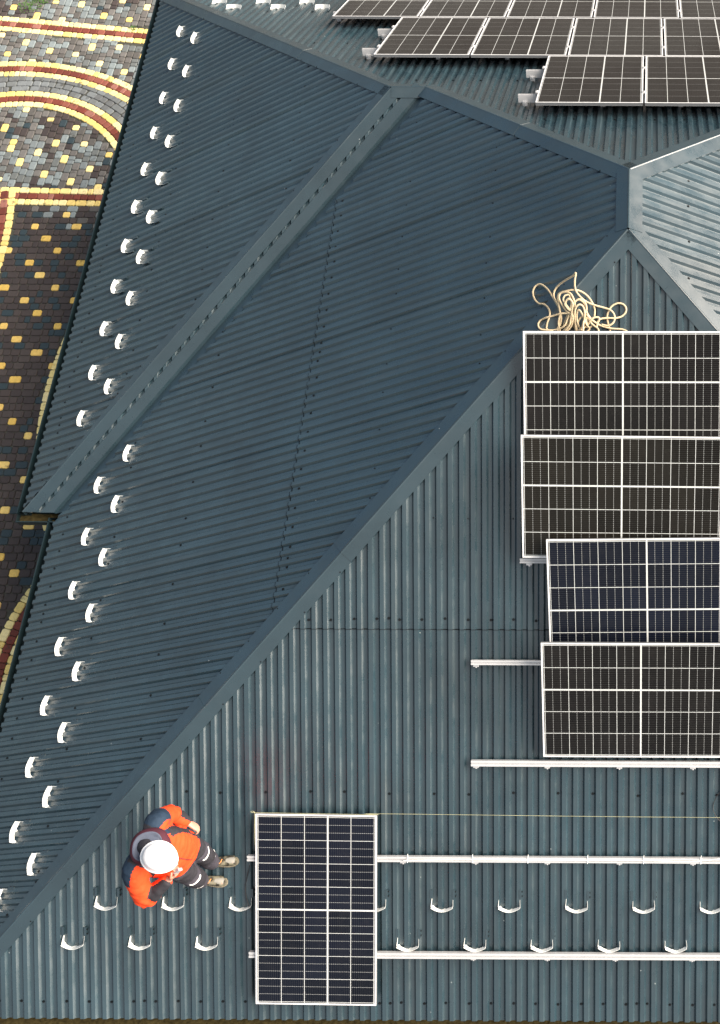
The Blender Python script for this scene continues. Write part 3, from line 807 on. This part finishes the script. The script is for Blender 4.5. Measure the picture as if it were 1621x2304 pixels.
# ------------------------------------------------------------------ rope
def roofpt(px, py, h):
    r = ray(px, py); best = 0
    for pl in (pF, pL):
        t = ((pl.o - CP).dot(pl.n) + h) / r.dot(pl.n); best = max(best, t)
    return CP + r * best
def rp(zx, zy): return (1160 + zx / 5.569, 590 + zy / 5.569)
ropes = [
 [(1400, 865, .03), (1330, 840, .03), (1200, 830, .04), (1060, 790, .05), (960, 720, .07), (900, 640, .09), (880, 560, .11), (850, 500, .12), (790, 470, .12), (740, 510, .12), (730, 600, .1), (740, 700, .08), (740, 800, .05), (760, 860, .04)],
 [(1190, 865, .03), (1165, 780, .03), (1150, 690, .03), (1165, 620, .03), (1210, 550, .03), (1280, 515, .03), (1345, 525, .03), (1385, 570, .03), (1380, 630, .03), (1330, 680, .03), (1250, 700, .045), (1150, 700, .05), (1070, 710, .06), (1030, 750, .06), (1020, 830, .05)],
 [(1080, 780, .05), (1160, 795, .05), (1220, 765, .05), (1245, 710, .045), (1235, 650, .045), (1190, 600, .05), (1110, 570, .05), (1000, 540, .07), (900, 500, .08), (820, 440, .09), (765, 370, .10), (745, 300, .12), (745, 220, .14), (757, 135, .16), (720, 170, .14), (620, 230, .10), (550, 280, .07), (500, 340, .05), (480, 410, .05), (500, 480, .06), (540, 560, .07), (560, 640, .05), (570, 720, .04), (540, 800, .04), (530, 860, .04)],
 [(540, 560, .05), (470, 440, .05), (420, 360, .04), (360, 300, .03), (300, 275, .03), (245, 310, .03), (220, 380, .03), (240, 460, .03), (290, 515, .03), (350, 525, .03), (400, 560, .03), (430, 620, .03), (425, 690, .03), (400, 760, .03), (395, 840, .03), (470, 860, .03)],
 [(730, 655, .1), (640, 640, .09), (560, 645, .08), (480, 670, .05), (400, 690, .04), (320, 725, .03), (285, 780, .03), (310, 835, .03), (390, 850, .03), (480, 850, .03), (560, 830, .05), (620, 790, .07), (650, 720, .08), (680, 640, .09), (690, 560, .1)],
 [(560, 860, .04), (540, 760, .05), (560, 640, .07), (540, 520, .08), (530, 440, .08), (560, 385, .08), (640, 360, .09), (740, 345, .1), (830, 370, .09), (910, 430, .08), (970, 520, .07), (995, 600, .05), (990, 680, .05)],
 [(600, 860, .04), (680, 780, .07), (720, 690, .09), (740, 600, .11), (745, 520, .12), (720, 440, .12), (680, 385, .11), (610, 375, .1), (560, 400, .1), (550, 460, .1), (590, 540, .1), (640, 610, .1), (700, 650, .1)],
 [(620, 545, .11), (640, 480, .12), (670, 455, .13), (700, 480, .13), (700, 550, .12), (680, 600, .12), (640, 560, .12), (620, 520, .12), (650, 470, .13), (690, 470, .135), (720, 520, .13), (710, 600, .12), (700, 680, .1), (680, 780, .08), (620, 860, .05)],
 [(760, 860, .05), (750, 740, .08), (745, 620, .12), (770, 550, .14), (810, 530, .14), (850, 560, .13), (870, 640, .12), (860, 740, .10), (830, 820, .07), (780, 850, .05), (770, 800, .06), (800, 720, .08), (850, 660, .1), (890, 600, .12), (880, 520, .12), (840, 470, .12), (780, 465, .12)],
 [(640, 870, .04), (700, 800, .06), (720, 700, .1), (700, 620, .11), (640, 540, .12), (600, 470, .11), (620, 420, .11), (670, 410, .11), (690, 450, .11)],
 [(870, 650, .1), (860, 720, .1), (850, 800, .11), (852, 880, .12), (870, 950, .145), (910, 1000, .15), (960, 1005, .15), (1010, 970, .15), (1035, 920, .145), (1042, 860, .10), (1030, 830, .08), (990, 800, .07), (950, 760, .07), (920, 690, .08), (900, 650, .09)],
 [(890, 650, .09), (930, 700, .08), (980, 740, .07), (1030, 760, .06), (1050, 700, .07), (1000, 690, .08), (950, 720, .08), (910, 780, .06), (890, 740, .07), (900, 690, .08), (960, 780, .06), (930, 820, .05), (880, 810, .05), (850, 830, .05)],
 [(900, 870, .05), (930, 830, .05), (890, 780, .07), (860, 700, .1), (820, 620, .12), (790, 600, .12), (770, 660, .1), (780, 760, .08), (820, 840, .05), (860, 860, .04)],
 [(560, 800, .04), (575, 700, .05), (560, 620, .06), (545, 560, .06)], [(600, 800, .04), (640, 700, .06), (660, 660, .07), (680, 720, .06), (640, 800, .05)],
]
mb = MB()
for R in ropes:
    P = [roofpt(*rp(zx, zy), h + .012) for zx, zy, h in R]
    mb.tube(catmull(P, 6), .0085, 8)
ro = mb.build('rope', M['rope'], smooth=True); tag(ro, 'tangled pale rope lying over the hip above the topmost landscape panel', 'rope')
# string, cables
def tube_thing(name, pts, r, mat, label, cat, parent=None):
    mb = MB(); mb.tube(catmull(pts, 8), r, 6); o = mb.build(name, mat, parent, smooth=True)
    if label: tag(o, label, cat)
    return o
A = pF.pt(849, 1833, .135); B = V((2.2, A.y - .01, A.z + .0))
tube_thing('string', [pF.pt(583, 1945, .09), pF.pt(573.5, 1900, .11), pF.pt(574, 1831, .128), pF.pt(575, 1828.6, .13), A.lerp(pF.pt(575, 1828.6, .13), .5), A, A + V((.03, .008, .0)), A.lerp(B, .5) + V((0, 0, -.01)), B], .0013, M['string'], 'thin yellow string stretched right from the top corner of the upright panel', 'string')
tube_thing('cable', [pF.pt(563, 1945, .08), pF.pt(556, 1975, .03), pF.pt(553, 2005, .03), pF.pt(558, 2030, .04), pF.pt(566, 2050, .05)], .004, M['black'], 'thin black cable hanging beside the left edge of the upright panel', 'cable')
tube_thing('cable', [pF.pt(1640, 1770, .03), pF.pt(1618, 1785, .03), pF.pt(1607, 1805, .03), pF.pt(1606, 1825, .04), pF.pt(1618, 1845, .05), pF.pt(1640, 1862, .05)], .0035, M['black'], 'thin looped cable on the front slope at the right edge', 'cable')
tube_thing('cable', [pF.pt(905, 1936, .106), pF.pt(1000, 1934.5, .108), pF.pt(1150, 1935, .107), pF.pt(1300, 1935.5, .108), pF.pt(1450, 1936.5, .107), pF.pt(1560, 1938, .108), pF.pt(1621, 1932, .11), pF.pt(1660, 1928, .11)], .004, M['inner'], 'pale cable tied along the upper bare rail', 'cable')
# weeds in the paving
def ground_pt(px, py, z=.0):
    r = ray(px, py); return CP + r * ((z - CP.z) / r.z)
M['leaf'] = plain('weed_leaf', (.05, .12, .02), .6, 0, .4, .3, 20)
for (px, py, rad, lab) in ((70, 16, .20, 'small green weed beside a yellow cobble at the top-left corner'), (93, 5, .16, 'low green weed at the top edge of the cobbled yard'), (302, 66, .06, 'tiny green tuft against the upper yellow course by the eave')):
    P = ground_pt(px, py); mb = MB()
    for i in range(int(rad * 500)):
        a = random.uniform(0, 6.28); q = random.random() ** .6 * rad; c = P + V((q * math.cos(a), q * math.sin(a), random.uniform(.01, .05)))
        a2 = random.uniform(0, 6.28); L = random.uniform(.02, .045); d = V((math.cos(a2), math.sin(a2), random.uniform(.0, .6))).normalized(); s_v = V((-d.y, d.x, 0)) * L * .35
        mb.face([c, c + d * L * .5 + s_v, c + d * L, c + d * L * .5 - s_v]); mb.face([P, c + V((.001, .001, 0)), c])
    tag(mb.build('weed', M['leaf'], merge=1e-5), lab, 'weed')
#PERSON
# ------------------------------------------------------------------ person
FZ = Z0 - 2.655
def Hp(px, py, h):
    r = ray(px, py); return CP + r * ((FZ + h - CP.z) / r.z)
LAT = V((.365, .931, 0)); FR = V((.931, -.365, 0)); UP = V((0, 0, 1))
def ring(c, a, b, A, B, n=20, sq=1.0):
    out = []
    for k in range(n):
        t = 2 * math.pi * k / n; ct, st = math.cos(t), math.sin(t)
        out.append(c + A * (a * abs(ct) ** sq * (1 if ct > 0 else -1)) + B * (b * abs(st) ** sq * (1 if st > 0 else -1)))
    return out
def remeshed(mb, name, mats, parent, voxel, smooth_it=4, wrinkle=None, colour=None):
    tmp = mb.build('tmp', M['black'])
    md = tmp.modifiers.new('r', 'REMESH'); md.mode = 'VOXEL'; md.voxel_size = voxel
    ms = tmp.modifiers.new('s', 'SMOOTH'); ms.factor = .5; ms.iterations = smooth_it
    dg = bpy.context.evaluated_depsgraph_get(); me = bpy.data.meshes.new_from_object(tmp.evaluated_get(dg))
    bpy.data.objects.remove(tmp)
    me.materials.clear()
    for q in mats: me.materials.append(q)
    if wrinkle:
        nn = [V(v.normal) for v in me.vertices]
        for v, n_ in zip(me.vertices, nn): v.co += n_ * wrinkle(v.co)
    if colour:
        for f in me.polygons: f.material_index = colour(f.center, f.normal)
    me.polygons.foreach_set('use_smooth', [True] * len(me.polygons)); me.update()
    me.name = name; o = bpy.data.objects.new(name, me); link(o, parent); return o
# joints
hipc = Hp(398, 1919, .93); shl = Hp(350, 1850, 1.41); shr = Hp(301, 1957, 1.41)
ell = Hp(388, 1832, 1.13); wrl = Hp(424, 1852, .97); elr = Hp(330, 2022, 1.14); wrr = Hp(383, 1976, 1.25)
head = Hp(357, 1928, 1.60); hipl = hipc + LAT * .095 - UP * .02; hipr = hipc - LAT * .095 - UP * .02
knl = Hp(456, 1922, .52); knr = Hp(437, 1974, .52)
toel = pF.pt(533, 1937, .06); toer = pF.pt(508, 1985, .06)
dl, dr = V((1, .06, 0)).normalized(), V((1, -.06, 0)).normalized()
def sole(p): return Z0 + tF * p.y + .034
heell = toel - dl * .285; heelr = toer - dr * .285
anl = heell + dl * .07; anr = heelr + dr * .07
anl.z = sole(anl) + .10; anr.z = sole(anr) + .10
person = empty('person', Matrix.Translation(V(((anl.x + anr.x) / 2, (anl.y + anr.y) / 2, sole((anl + anr) / 2)))))
tag(person, 'man in orange and navy jacket and white hard hat standing on the front slope', 'person')
PI_ = person.matrix_world.inverted()
def fixp(o): o.matrix_parent_inverse = PI_; return o
torso = [(-.0, .0, .93), (0, 0, 1)]
chest = (shl + shr) / 2 + FR * .025
def spine(t):                                             # t 0 hips .. 1 shoulders
    return hipc.lerp(chest, t) + FR * (.035 * math.sin(math.pi * t))
M['skin'] = None
g = NG('skin'); g.b.inputs['Subsurface Weight'].default_value = .08; g.b.inputs['Subsurface Radius'].default_value = (.01, .004, .002)
M['skin'] = g.fin(g.mix(g.ramp(g.noise(25, 3), .35, .7), (.40, .20, .14), (.50, .27, .20)), .5, 0, .4)
def cloth(name, col, var=.18):
    g = NG(name); g.bump(g.noise(60, 4, .6), .35, .004)
    return g.fin(g.mix(g.ramp(g.noise(9, 4), .3, .7), tuple(x * (1 - var) for x in col), tuple(min(1, x * (1 + var)) for x in col)), .8, 0, .25)
M['orange'] = cloth('orange_cloth', (.74, .058, .012), .1); M['navy'] = cloth('navy_cloth', (.012, .026, .048)); M['dark'] = cloth('charcoal_cloth', (.022, .022, .028))
M['trouser'] = cloth('grey_trousers', (.040, .038, .050)); M['maroon'] = cloth('maroon_cloth', (.055, .014, .024)); M['hoodgrey'] = cloth('grey_fleece', (.085, .10, .14))
M['reflect'] = plain('reflective_tape', (.7, .72, .72), .4)
M['helmet'] = plain('white_helmet', (.86, .86, .87), .3, 0, .5, .01)
def limb(mb, pts, rad, n=14, flat=1.0):
    P = catmull(pts, 5); m_ = len(P); rr = []
    for i in range(m_):
        t = i / (m_ - 1) * (len(rad) - 1); k = min(int(t), len(rad) - 2); rr.append(rad[k] + (rad[k + 1] - rad[k]) * (t - k))
    mb.tube(P, rr, n)
def ball(mb, c, r, A=None, B=None, C=None, n=16, k=10, sc=(1, 1, 1)):
    A = A or FR; B = B or LAT; C = C or UP
    rows = []
    for i in range(k + 1):
        t = math.pi * (.02 + .96 * i / k); rows.append([V(c) + A * (r * sc[0] * math.sin(t) * math.cos(a)) + B * (r * sc[1] * math.sin(t) * math.sin(a)) - C * (r * sc[2] * math.cos(t)) for a in [2 * math.pi * j / n for j in range(n)]])
    mb.grid(rows, closed=True, caps=True)
def hand(mb, wrist, d, pn, side, curl):
    """wrist point, direction of the hand, palm normal (palm side), side=+1 thumb along pn x d"""
    d = d.normalized(); pn = (pn - d * pn.dot(d)).normalized(); s = d.cross(pn) * side     # s points towards the thumb
    rows = []
    for t, w_, th in ((-.03, .026, .021), (.0, .027, .019), (.03, .036, .017), (.06, .042, .016), (.085, .041, .014), (.094, .036, .010)):
        rows.append(ring(wrist + d * t, w_, th, s, pn, 14, .8))
    mb.grid(rows, closed=True, caps=True)
    for j, (off, L, r) in enumerate(((.031, .072, .0088), (.011, .080, .0090), (-.010, .075, .0086), (-.030, .060, .0078))):
        p = wrist + d * (.084 - abs(off) * .12) + s * off; ang = 0; pts = [p - d * .012, p]; q = p
        c_ = curl * (1 + .08 * (j - 1.5))
        for k, (seg, bend) in enumerate(((.46, .75), (.30, 1.15), (.24, .75))):
            ang += c_ * bend; dd_ = (d * math.cos(ang) + pn * math.sin(ang)); q = q + dd_ * L * seg * 1.02; pts.append(q)
        limb(mb, pts, [r * 1.02, r * 1.06, r, r * .95, r * .80], 10)
    b = wrist + d * .028 + s * .026; t1 = b + d * .026 + s * .022 + pn * .012; t2 = t1 + d * .026 + s * .002 + pn * .016; t3 = t2 + d * .016 - s * .010 + pn * .014
    limb(mb, [b - d * .01 - s * .008, b, t1, t2, t3], [.012, .0125, .0110, .0100, .0082], 10)
hdl = (wrl - ell).normalized(); hdr = (wrr - elr).normalized()
hl_d = (hdl + FR * .5 - UP * .1).normalized(); hr_d = (hdr + FR * .15 + UP * .15).normalized()
def make_person():
    # body: one continuous surface
    mb = MB()
    rows = [ring(hipc - UP * .10, .12, .095, LAT, FR), ring(hipc, .155, .11, LAT, FR)] + [ring(spine(t), a, b, LAT, FR) for t, a, b in ((.3, .145, .10), (.6, .16, .11), (.85, .165, .10), (1.0, .12, .08))]
    mb.grid(rows, closed=True, caps=True)
    nk = chest + UP * .06 + FR * .05
    hd = head - UP * .06 + FR * .012
    limb(mb, [chest - UP * .02, nk + UP * .02, hd - UP * .04], [.075, .060, .060])
    ball(mb, hd, .1, sc=(.98, .78, 1.22)); ball(mb, hd + FR * .030 - UP * .065, .06, sc=(.9, .8, .75))       # skull, jaw
    limb(mb, [hd + FR * .088 + UP * .01, hd + FR * .108 - UP * .018, hd + FR * .118 - UP * .032], [.008, .012, .014], 8)   # nose
    ball(mb, hd + FR * .088 - UP * .066, .022, sc=(.55, 1.1, .45))                                               # lips
    for s_ in (-1, 1): ball(mb, hd + LAT * s_ * .080 - UP * .015, .03, sc=(.6, .35, 1.0)); ball(mb, hd + FR * .083 + LAT * s_ * .032 + UP * .012, .02, sc=(.5, 1, .4))
    for sh, el, wr in ((shl, ell, wrl), (shr, elr, wrr)):
        inn = chest.lerp(sh, .5); limb(mb, [inn, sh, sh.lerp(el, .5), el, el.lerp(wr, .5), wr], [.06, .058, .05, .042, .038, .027])
    for hp, kn, an in ((hipl, knl, anl), (hipr, knr, anr)):
        limb(mb, [hp + UP * .03, hp.lerp(kn, .5), kn, kn.lerp(an, .45), an, an - UP * .05], [.085, .075, .056, .054, .04, .035])
    for toe, hl in ((toel, heell), (toer, heelr)):
        a = hl.copy(); b = toe.copy(); a.z = sole(a) + .04; b.z = sole(b) + .03; limb(mb, [a + (b - a) * .08, a.lerp(b, .5), a.lerp(b, .92)], [.034, .036, .026])
    hand(mb, wrl, hl_d, (-LAT * .5 - UP * .6 + FR * .1), 1, .62)
    hand(mb, wrr, hr_d, (UP * .55 + LAT * .5 - FR * .2) * 1, 1, .80)
    fixp(remeshed(mb, 'body', [M['skin']], person, .0048, 2))
    for s_ in (-1, 1):
        e = MB(); ball(e, hd + FR * .086 + LAT * s_ * .032 + UP * .0, .0125, n=12, k=8); fixp(e.build('eye', M['inner'], person, smooth=True))
    h = MB(); rows = []
    for t, r1 in ((-.08, .088), (-.03, .104), (.03, .110), (.08, .106)): rows.append([hd + UP * (t - .03) + FR * (math.cos(a) * r1 * 1.04) + LAT * (math.sin(a) * r1 * .86) for a in [math.pi * (.42 + 1.16 * k / 20) for k in range(21)]])
    h.grid(rows); fixp(h.build('hair', plain('brown_hair', (.05, .03, .018), .7), person, smooth=True))
    # jacket
    mb = MB()
    rows = [ring(p, a, b, LAT, FR, 26, .85) for p, a, b in (
        (hipc - UP * .085, .195, .140), (hipc - UP * .03, .200, .146), (spine(.12), .203, .148), (spine(.35), .205, .148), (spine(.6), .210, .143), (spine(.82), .205, .132), (spine(.95), .180, .112), (spine(1.0) + UP * .045, .115, .088), (spine(1) + UP * .085, .078, .075))]
    mb.grid(rows, closed=True, caps=True)
    limb(mb, [chest.lerp(shl, .45) - UP * .03, shl - UP * .012, shl.lerp(ell, .5) + LAT * .012, ell, ell.lerp(wrl, .5), wrl - hdl * .01], [.085, .090, .080, .070, .060, .047], 18)
    limb(mb, [chest.lerp(shr, .45) - UP * .03, shr - UP * .012, shr.lerp(elr, .5) - LAT * .012, elr, elr.lerp(wrr, .5), wrr - hdr * .02], [.088, .094, .084, .074, .062, .048], 18)
    limb(mb, [chest + UP * .02, chest + UP * .07 + FR * .04, head - UP * .10 - FR * .01, head - UP * .05 - FR * .02], [.085, .080, .078, .070], 18)
    def seg_d(p, a, b):
        ab = b - a; t = max(0, min(1, (p - a).dot(ab) / ab.length_squared)); return (p - (a + ab * t)).length, t
    def wr_(p):
        dA = min(seg_d(p, shl, ell)[0], seg_d(p, shr, elr)[0], seg_d(p, ell, wrl)[0], seg_d(p, elr, wrr)[0])
        k = noise.noise(V((p.x * 11, p.y * 11, p.z * 26))) * .0085 + noise.noise(V((p.x * 30, p.y * 30, p.z * 42 + 9))) * .0035
        el_ = min((p - ell).length, (p - elr).length)
        k += .010 * math.exp(-(el_ / .09) ** 2) * math.sin(90 * ((p - ell).dot(hdl) if (p - ell).length < (p - elr).length else (p - elr).dot(hdr)))
        return k
    def col_(p, n_):
        q = p - chest; la, fr_ = q.dot(LAT), q.dot(FR); z = p.z - FZ
        for sh, el, wr, s_ in ((shl, ell, wrl, 1), (shr, elr, wrr, -1)):
            d1, t1 = seg_d(p, sh, el); d2, t2 = seg_d(p, el, wr)
            if min(d1, d2) < .100 and abs(la) > .15:
                if d2 < d1 and t2 > .22:                         # outer forearm patch
                    ax = (wr - el).normalized(); out_ = LAT * s_ + UP * .25; out_ = (out_ - ax * out_.dot(ax)).normalized()
                    return 2 if (p - el).dot(out_) > .022 else 0
                if d1 <= d2 and t1 < .30 and (q.dot(FR) < .03): return 1
                return 0
        if z > 1.47: return 2
        if abs(la) > .145 and z < 1.36 and fr_ < .12: return 2
        if fr_ < .015 + .10 * (abs(la) / .2) * (1 if z > 1.2 else 0): return 1
        return 0
    jk = fixp(remeshed(mb, 'jacket', [M['orange'], M['navy'], M['dark']], person, .009, 6, wr_, col_))
    z_ = MB(); z_.tube([spine(t) + FR * d_ for t, d_ in ((.0, .149), (.3, .153), (.6, .148), (.85, .133), (.95, .116))], .0035, 6); fixp(z_.build('zip', M['dark'], person))
    # hood: maroon outside, grey lining
    hb = MB(); hc = Hp(341, 1913, 1.49); rows_o = []; rows_i = []
    for r_, z_ in ((.085, -.10), (.160, -.07), (.176, -.01), (.166, .030), (.136, .052)):
        rows_o.append([hc + UP * (z_ - .022 * max(0, math.cos(a))) + (FR * math.cos(a) + LAT * math.sin(a)) * r_ * (.86 - .16 * math.cos(a) + .10 * math.sin(a) + .02 * math.sin(5 * a)) for a in [2 * math.pi * k / 36 for k in range(36)]])
    for r_, z_ in ((.136, .052), (.124, .052), (.112, .042), (.100, .040), (.080, .062), (.050, .070), (.002, .074)):
        rows_i.append([hc + (head - hc - UP * (head - hc).z) * (.75 if r_ < .09 else .25 if r_ < .11 else 0) + UP * (z_ - .022 * max(0, math.cos(a))) + (FR * math.cos(a) + LAT * math.sin(a)) * r_ * (.86 - .16 * math.cos(a) + .10 * math.sin(a) + .02 * math.sin(5 * a)) for a in [2 * math.pi * k / 36 for k in range(36)]])
    hb.grid(rows_o, 0, closed=True); hb.grid(rows_i, 1, closed=True); fixp(hb.build('hood', [M['maroon'], M['hoodgrey']], person, smooth=True, merge=1e-4))
    # trousers
    mb = MB()
    mb.grid([ring(hipc - UP * .14, .165, .115, LAT, FR), ring(hipc - UP * .05, .180, .130, LAT, FR), ring(hipc + UP * .04, .175, .125, LAT, FR)], closed=True, caps=True)
    for hp, kn, an in ((hipl, knl, anl), (hipr, knr, anr)):
        limb(mb, [hp - UP * .02, hp.lerp(kn, .5), kn + FR * .012, kn.lerp(an, .5), an - UP * .035], [.108, .100, .084, .080, .074], 16)
    def wt(p): return noise.noise(V((p.x * 12, p.y * 12, p.z * 24))) * .010 + noise.noise(V((p.x * 26, p.y * 26, p.z * 46))) * .004
    def ct(p, n_):
        for kn in (knl, knr):
            q = p - kn
            if abs(q.z - .0) < .10 and n_.dot(FR) > .35: return 1
            if .16 < q.z < .30 and n_.dot(FR) > .2: return 1
        return 0
    tr = fixp(remeshed(mb, 'trousers', [M['trouser'], M['dark']], person, .009, 5, wt, ct))
    bvh = BVHTree.FromPolygons([v.co for v in tr.data.vertices], [p.vertices for p in tr.data.polygons])
    for kn, r_, s_ in ((knl, .094, 1), (knr, .094, -1)):
        for dz, a0, a1, w_ in ((.13, -.5, .9, .005), (-.12, .3, 1.2, .010)):
            t_ = MB(); rows = []
            for i in range(13):
                a = a0 + (a1 - a0) * i / 12; dirv = FR * math.cos(a) + LAT * s_ * math.sin(a); c_ = kn + UP * (dz - .03 * math.cos(a * 1.4))
                row = []
                for zz, off in ((-w_, -.002), (-w_, .004), (w_, .004), (w_, -.002)):
                    hit = bvh.ray_cast(c_ + UP * zz + dirv * .25, -dirv); row.append((hit[0] if hit[0] else c_ + dirv * r_ + UP * zz) + dirv * off)
                rows.append(row)
            t_.grid(rows, closed=True, caps=True); fixp(t_.build('piping', M['reflect'], person))
    # boots
    gb = NG('boot_fabric'); bt = gb.fin(gb.mix(gb.ramp(gb.noise(26, 4), .42, .60), (.02, .018, .013), (.15, .14, .10)), .75, 0, .3)
    lace = plain('orange_laces', (.75, .28, .08), .7); tcap = plain('grey_toe', (.22, .215, .19), .6)
    for toe, hl, d_, s_ in ((toel, heell, dl, 1), (toer, heelr, dr, -1)):
        sd = V((-d_.y, d_.x, 0)); mb = MB(); rows = []
        for t, w_, h_, off in ((-.0, .026, .075, 0), (.02, .034, .098, 0), (.07, .038, .108, 0), (.11, .038, .095, 0), (.16, .043, .072, .004), (.21, .047, .060, .006), (.25, .043, .052, .004), (.275, .030, .042, 0), (.287, .014, .028, 0)):
            c_ = hl + d_ * t + sd * off; zb = sole(c_)
            rows.append([V((q.x, q.y, max(zb, q.z))) for q in ring(V((c_.x, c_.y, zb + h_ * .42)), w_, h_ * .58, sd, UP, 16, .8)])
        mb.grid(rows, closed=True, caps=True); bo = fixp(mb.build('boot', bt, person, smooth=True))
        so = MB(); rows = []
        for t, w_ in ((-.004, .028), (.03, .038), (.10, .040), (.16, .047), (.21, .051), (.255, .046), (.28, .032), (.294, .014)):
            c_ = hl + d_ * t + sd * .003; zb = sole(c_)
            rows.append([V((c_.x, c_.y, zb)) + sd * x_ + UP * z_ for x_, z_ in ((-w_, -.010), (w_, -.010), (w_, .012), (-w_, .012))])
        so.grid(rows, closed=True, caps=True); s1 = so.build('sole', plain('boot_sole', (.20, .18, .13), .8), bo)
        for k in range(5):
            t = .10 + k * .019; c_ = hl + d_ * t; zb = sole(c_) + (.097 - (k * .0085)); la_ = MB()
            la_.tube([c_ * 1 + V((0, 0, zb - c_.z)) + sd * x_ + UP * (z_) + d_ * x_ * (.3 if k % 2 else -.3) for x_, z_ in ((-.030, -.020), (-.015, .0), (.0, .004), (.015, .0), (.030, -.020))], .0035, 6)
            la_.build('lace', lace, bo)
        tc = MB(); rows = []
        for t, w_, h_ in ((.195, .030, .064), (.225, .038, .060), (.255, .036, .053), (.272, .026, .045)):
            c_ = hl + d_ * t + sd * .005; zb = sole(c_)
            rows.append([V((c_.x, c_.y, zb + h_ * .42)) + sd * (w_ * math.sin(a)) + UP * (h_ * .60 * math.cos(a) + .002) for a in [-1.0 + 2.0 * k / 8 for k in range(9)]])
        tc.grid(rows); tc.build('toe_cap', tcap, bo, smooth=True)
    # hard hat
    hm = MB(); hcn = head + UP * .0; tilt = Matrix.Rotation(math.radians(14), 3, LAT)
    A_, B_, C_ = tilt @ FR, LAT, tilt @ UP; rows = []
    for r_, z_ in ((.128, -.012), (.150, -.016), (.152, -.008), (.134, .004), (.129, .030), (.120, .062), (.101, .092), (.070, .113), (.034, .123), (.004, .126)):
        r_ *= .86; z_ *= .9; rows.append([hcn + A_ * (math.cos(a) * r_ * (1.06 + (.10 * max(0, math.cos(a)) ** 3 if z_ < 0.0 else 0))) + B_ * (math.sin(a) * r_ * .93) + C_ * (z_ + (.006 if abs(math.sin(a)) < .18 and z_ > .06 else 0)) for a in [2 * math.pi * k / 40 for k in range(40)]])
    hm.grid(rows, closed=True, caps=True); ho = fixp(hm.build('hard_hat', M['helmet'], person, smooth=True, auto=50))
make_person()
ph = MB(); hp_ = wrr + hr_d * .10 + UP * .03 + LAT * .0
mt = Matrix.Translation(hp_) @ hr_d.to_track_quat('Y', 'Z').to_matrix().to_4x4()
ph.box((-.012, -.02, -.02), (.012, .045, .02), mt, bev=.004)
tag(ph.build('radio', M['alud'], None), 'small grey handheld device gripped in the man\'s raised fist', 'device')
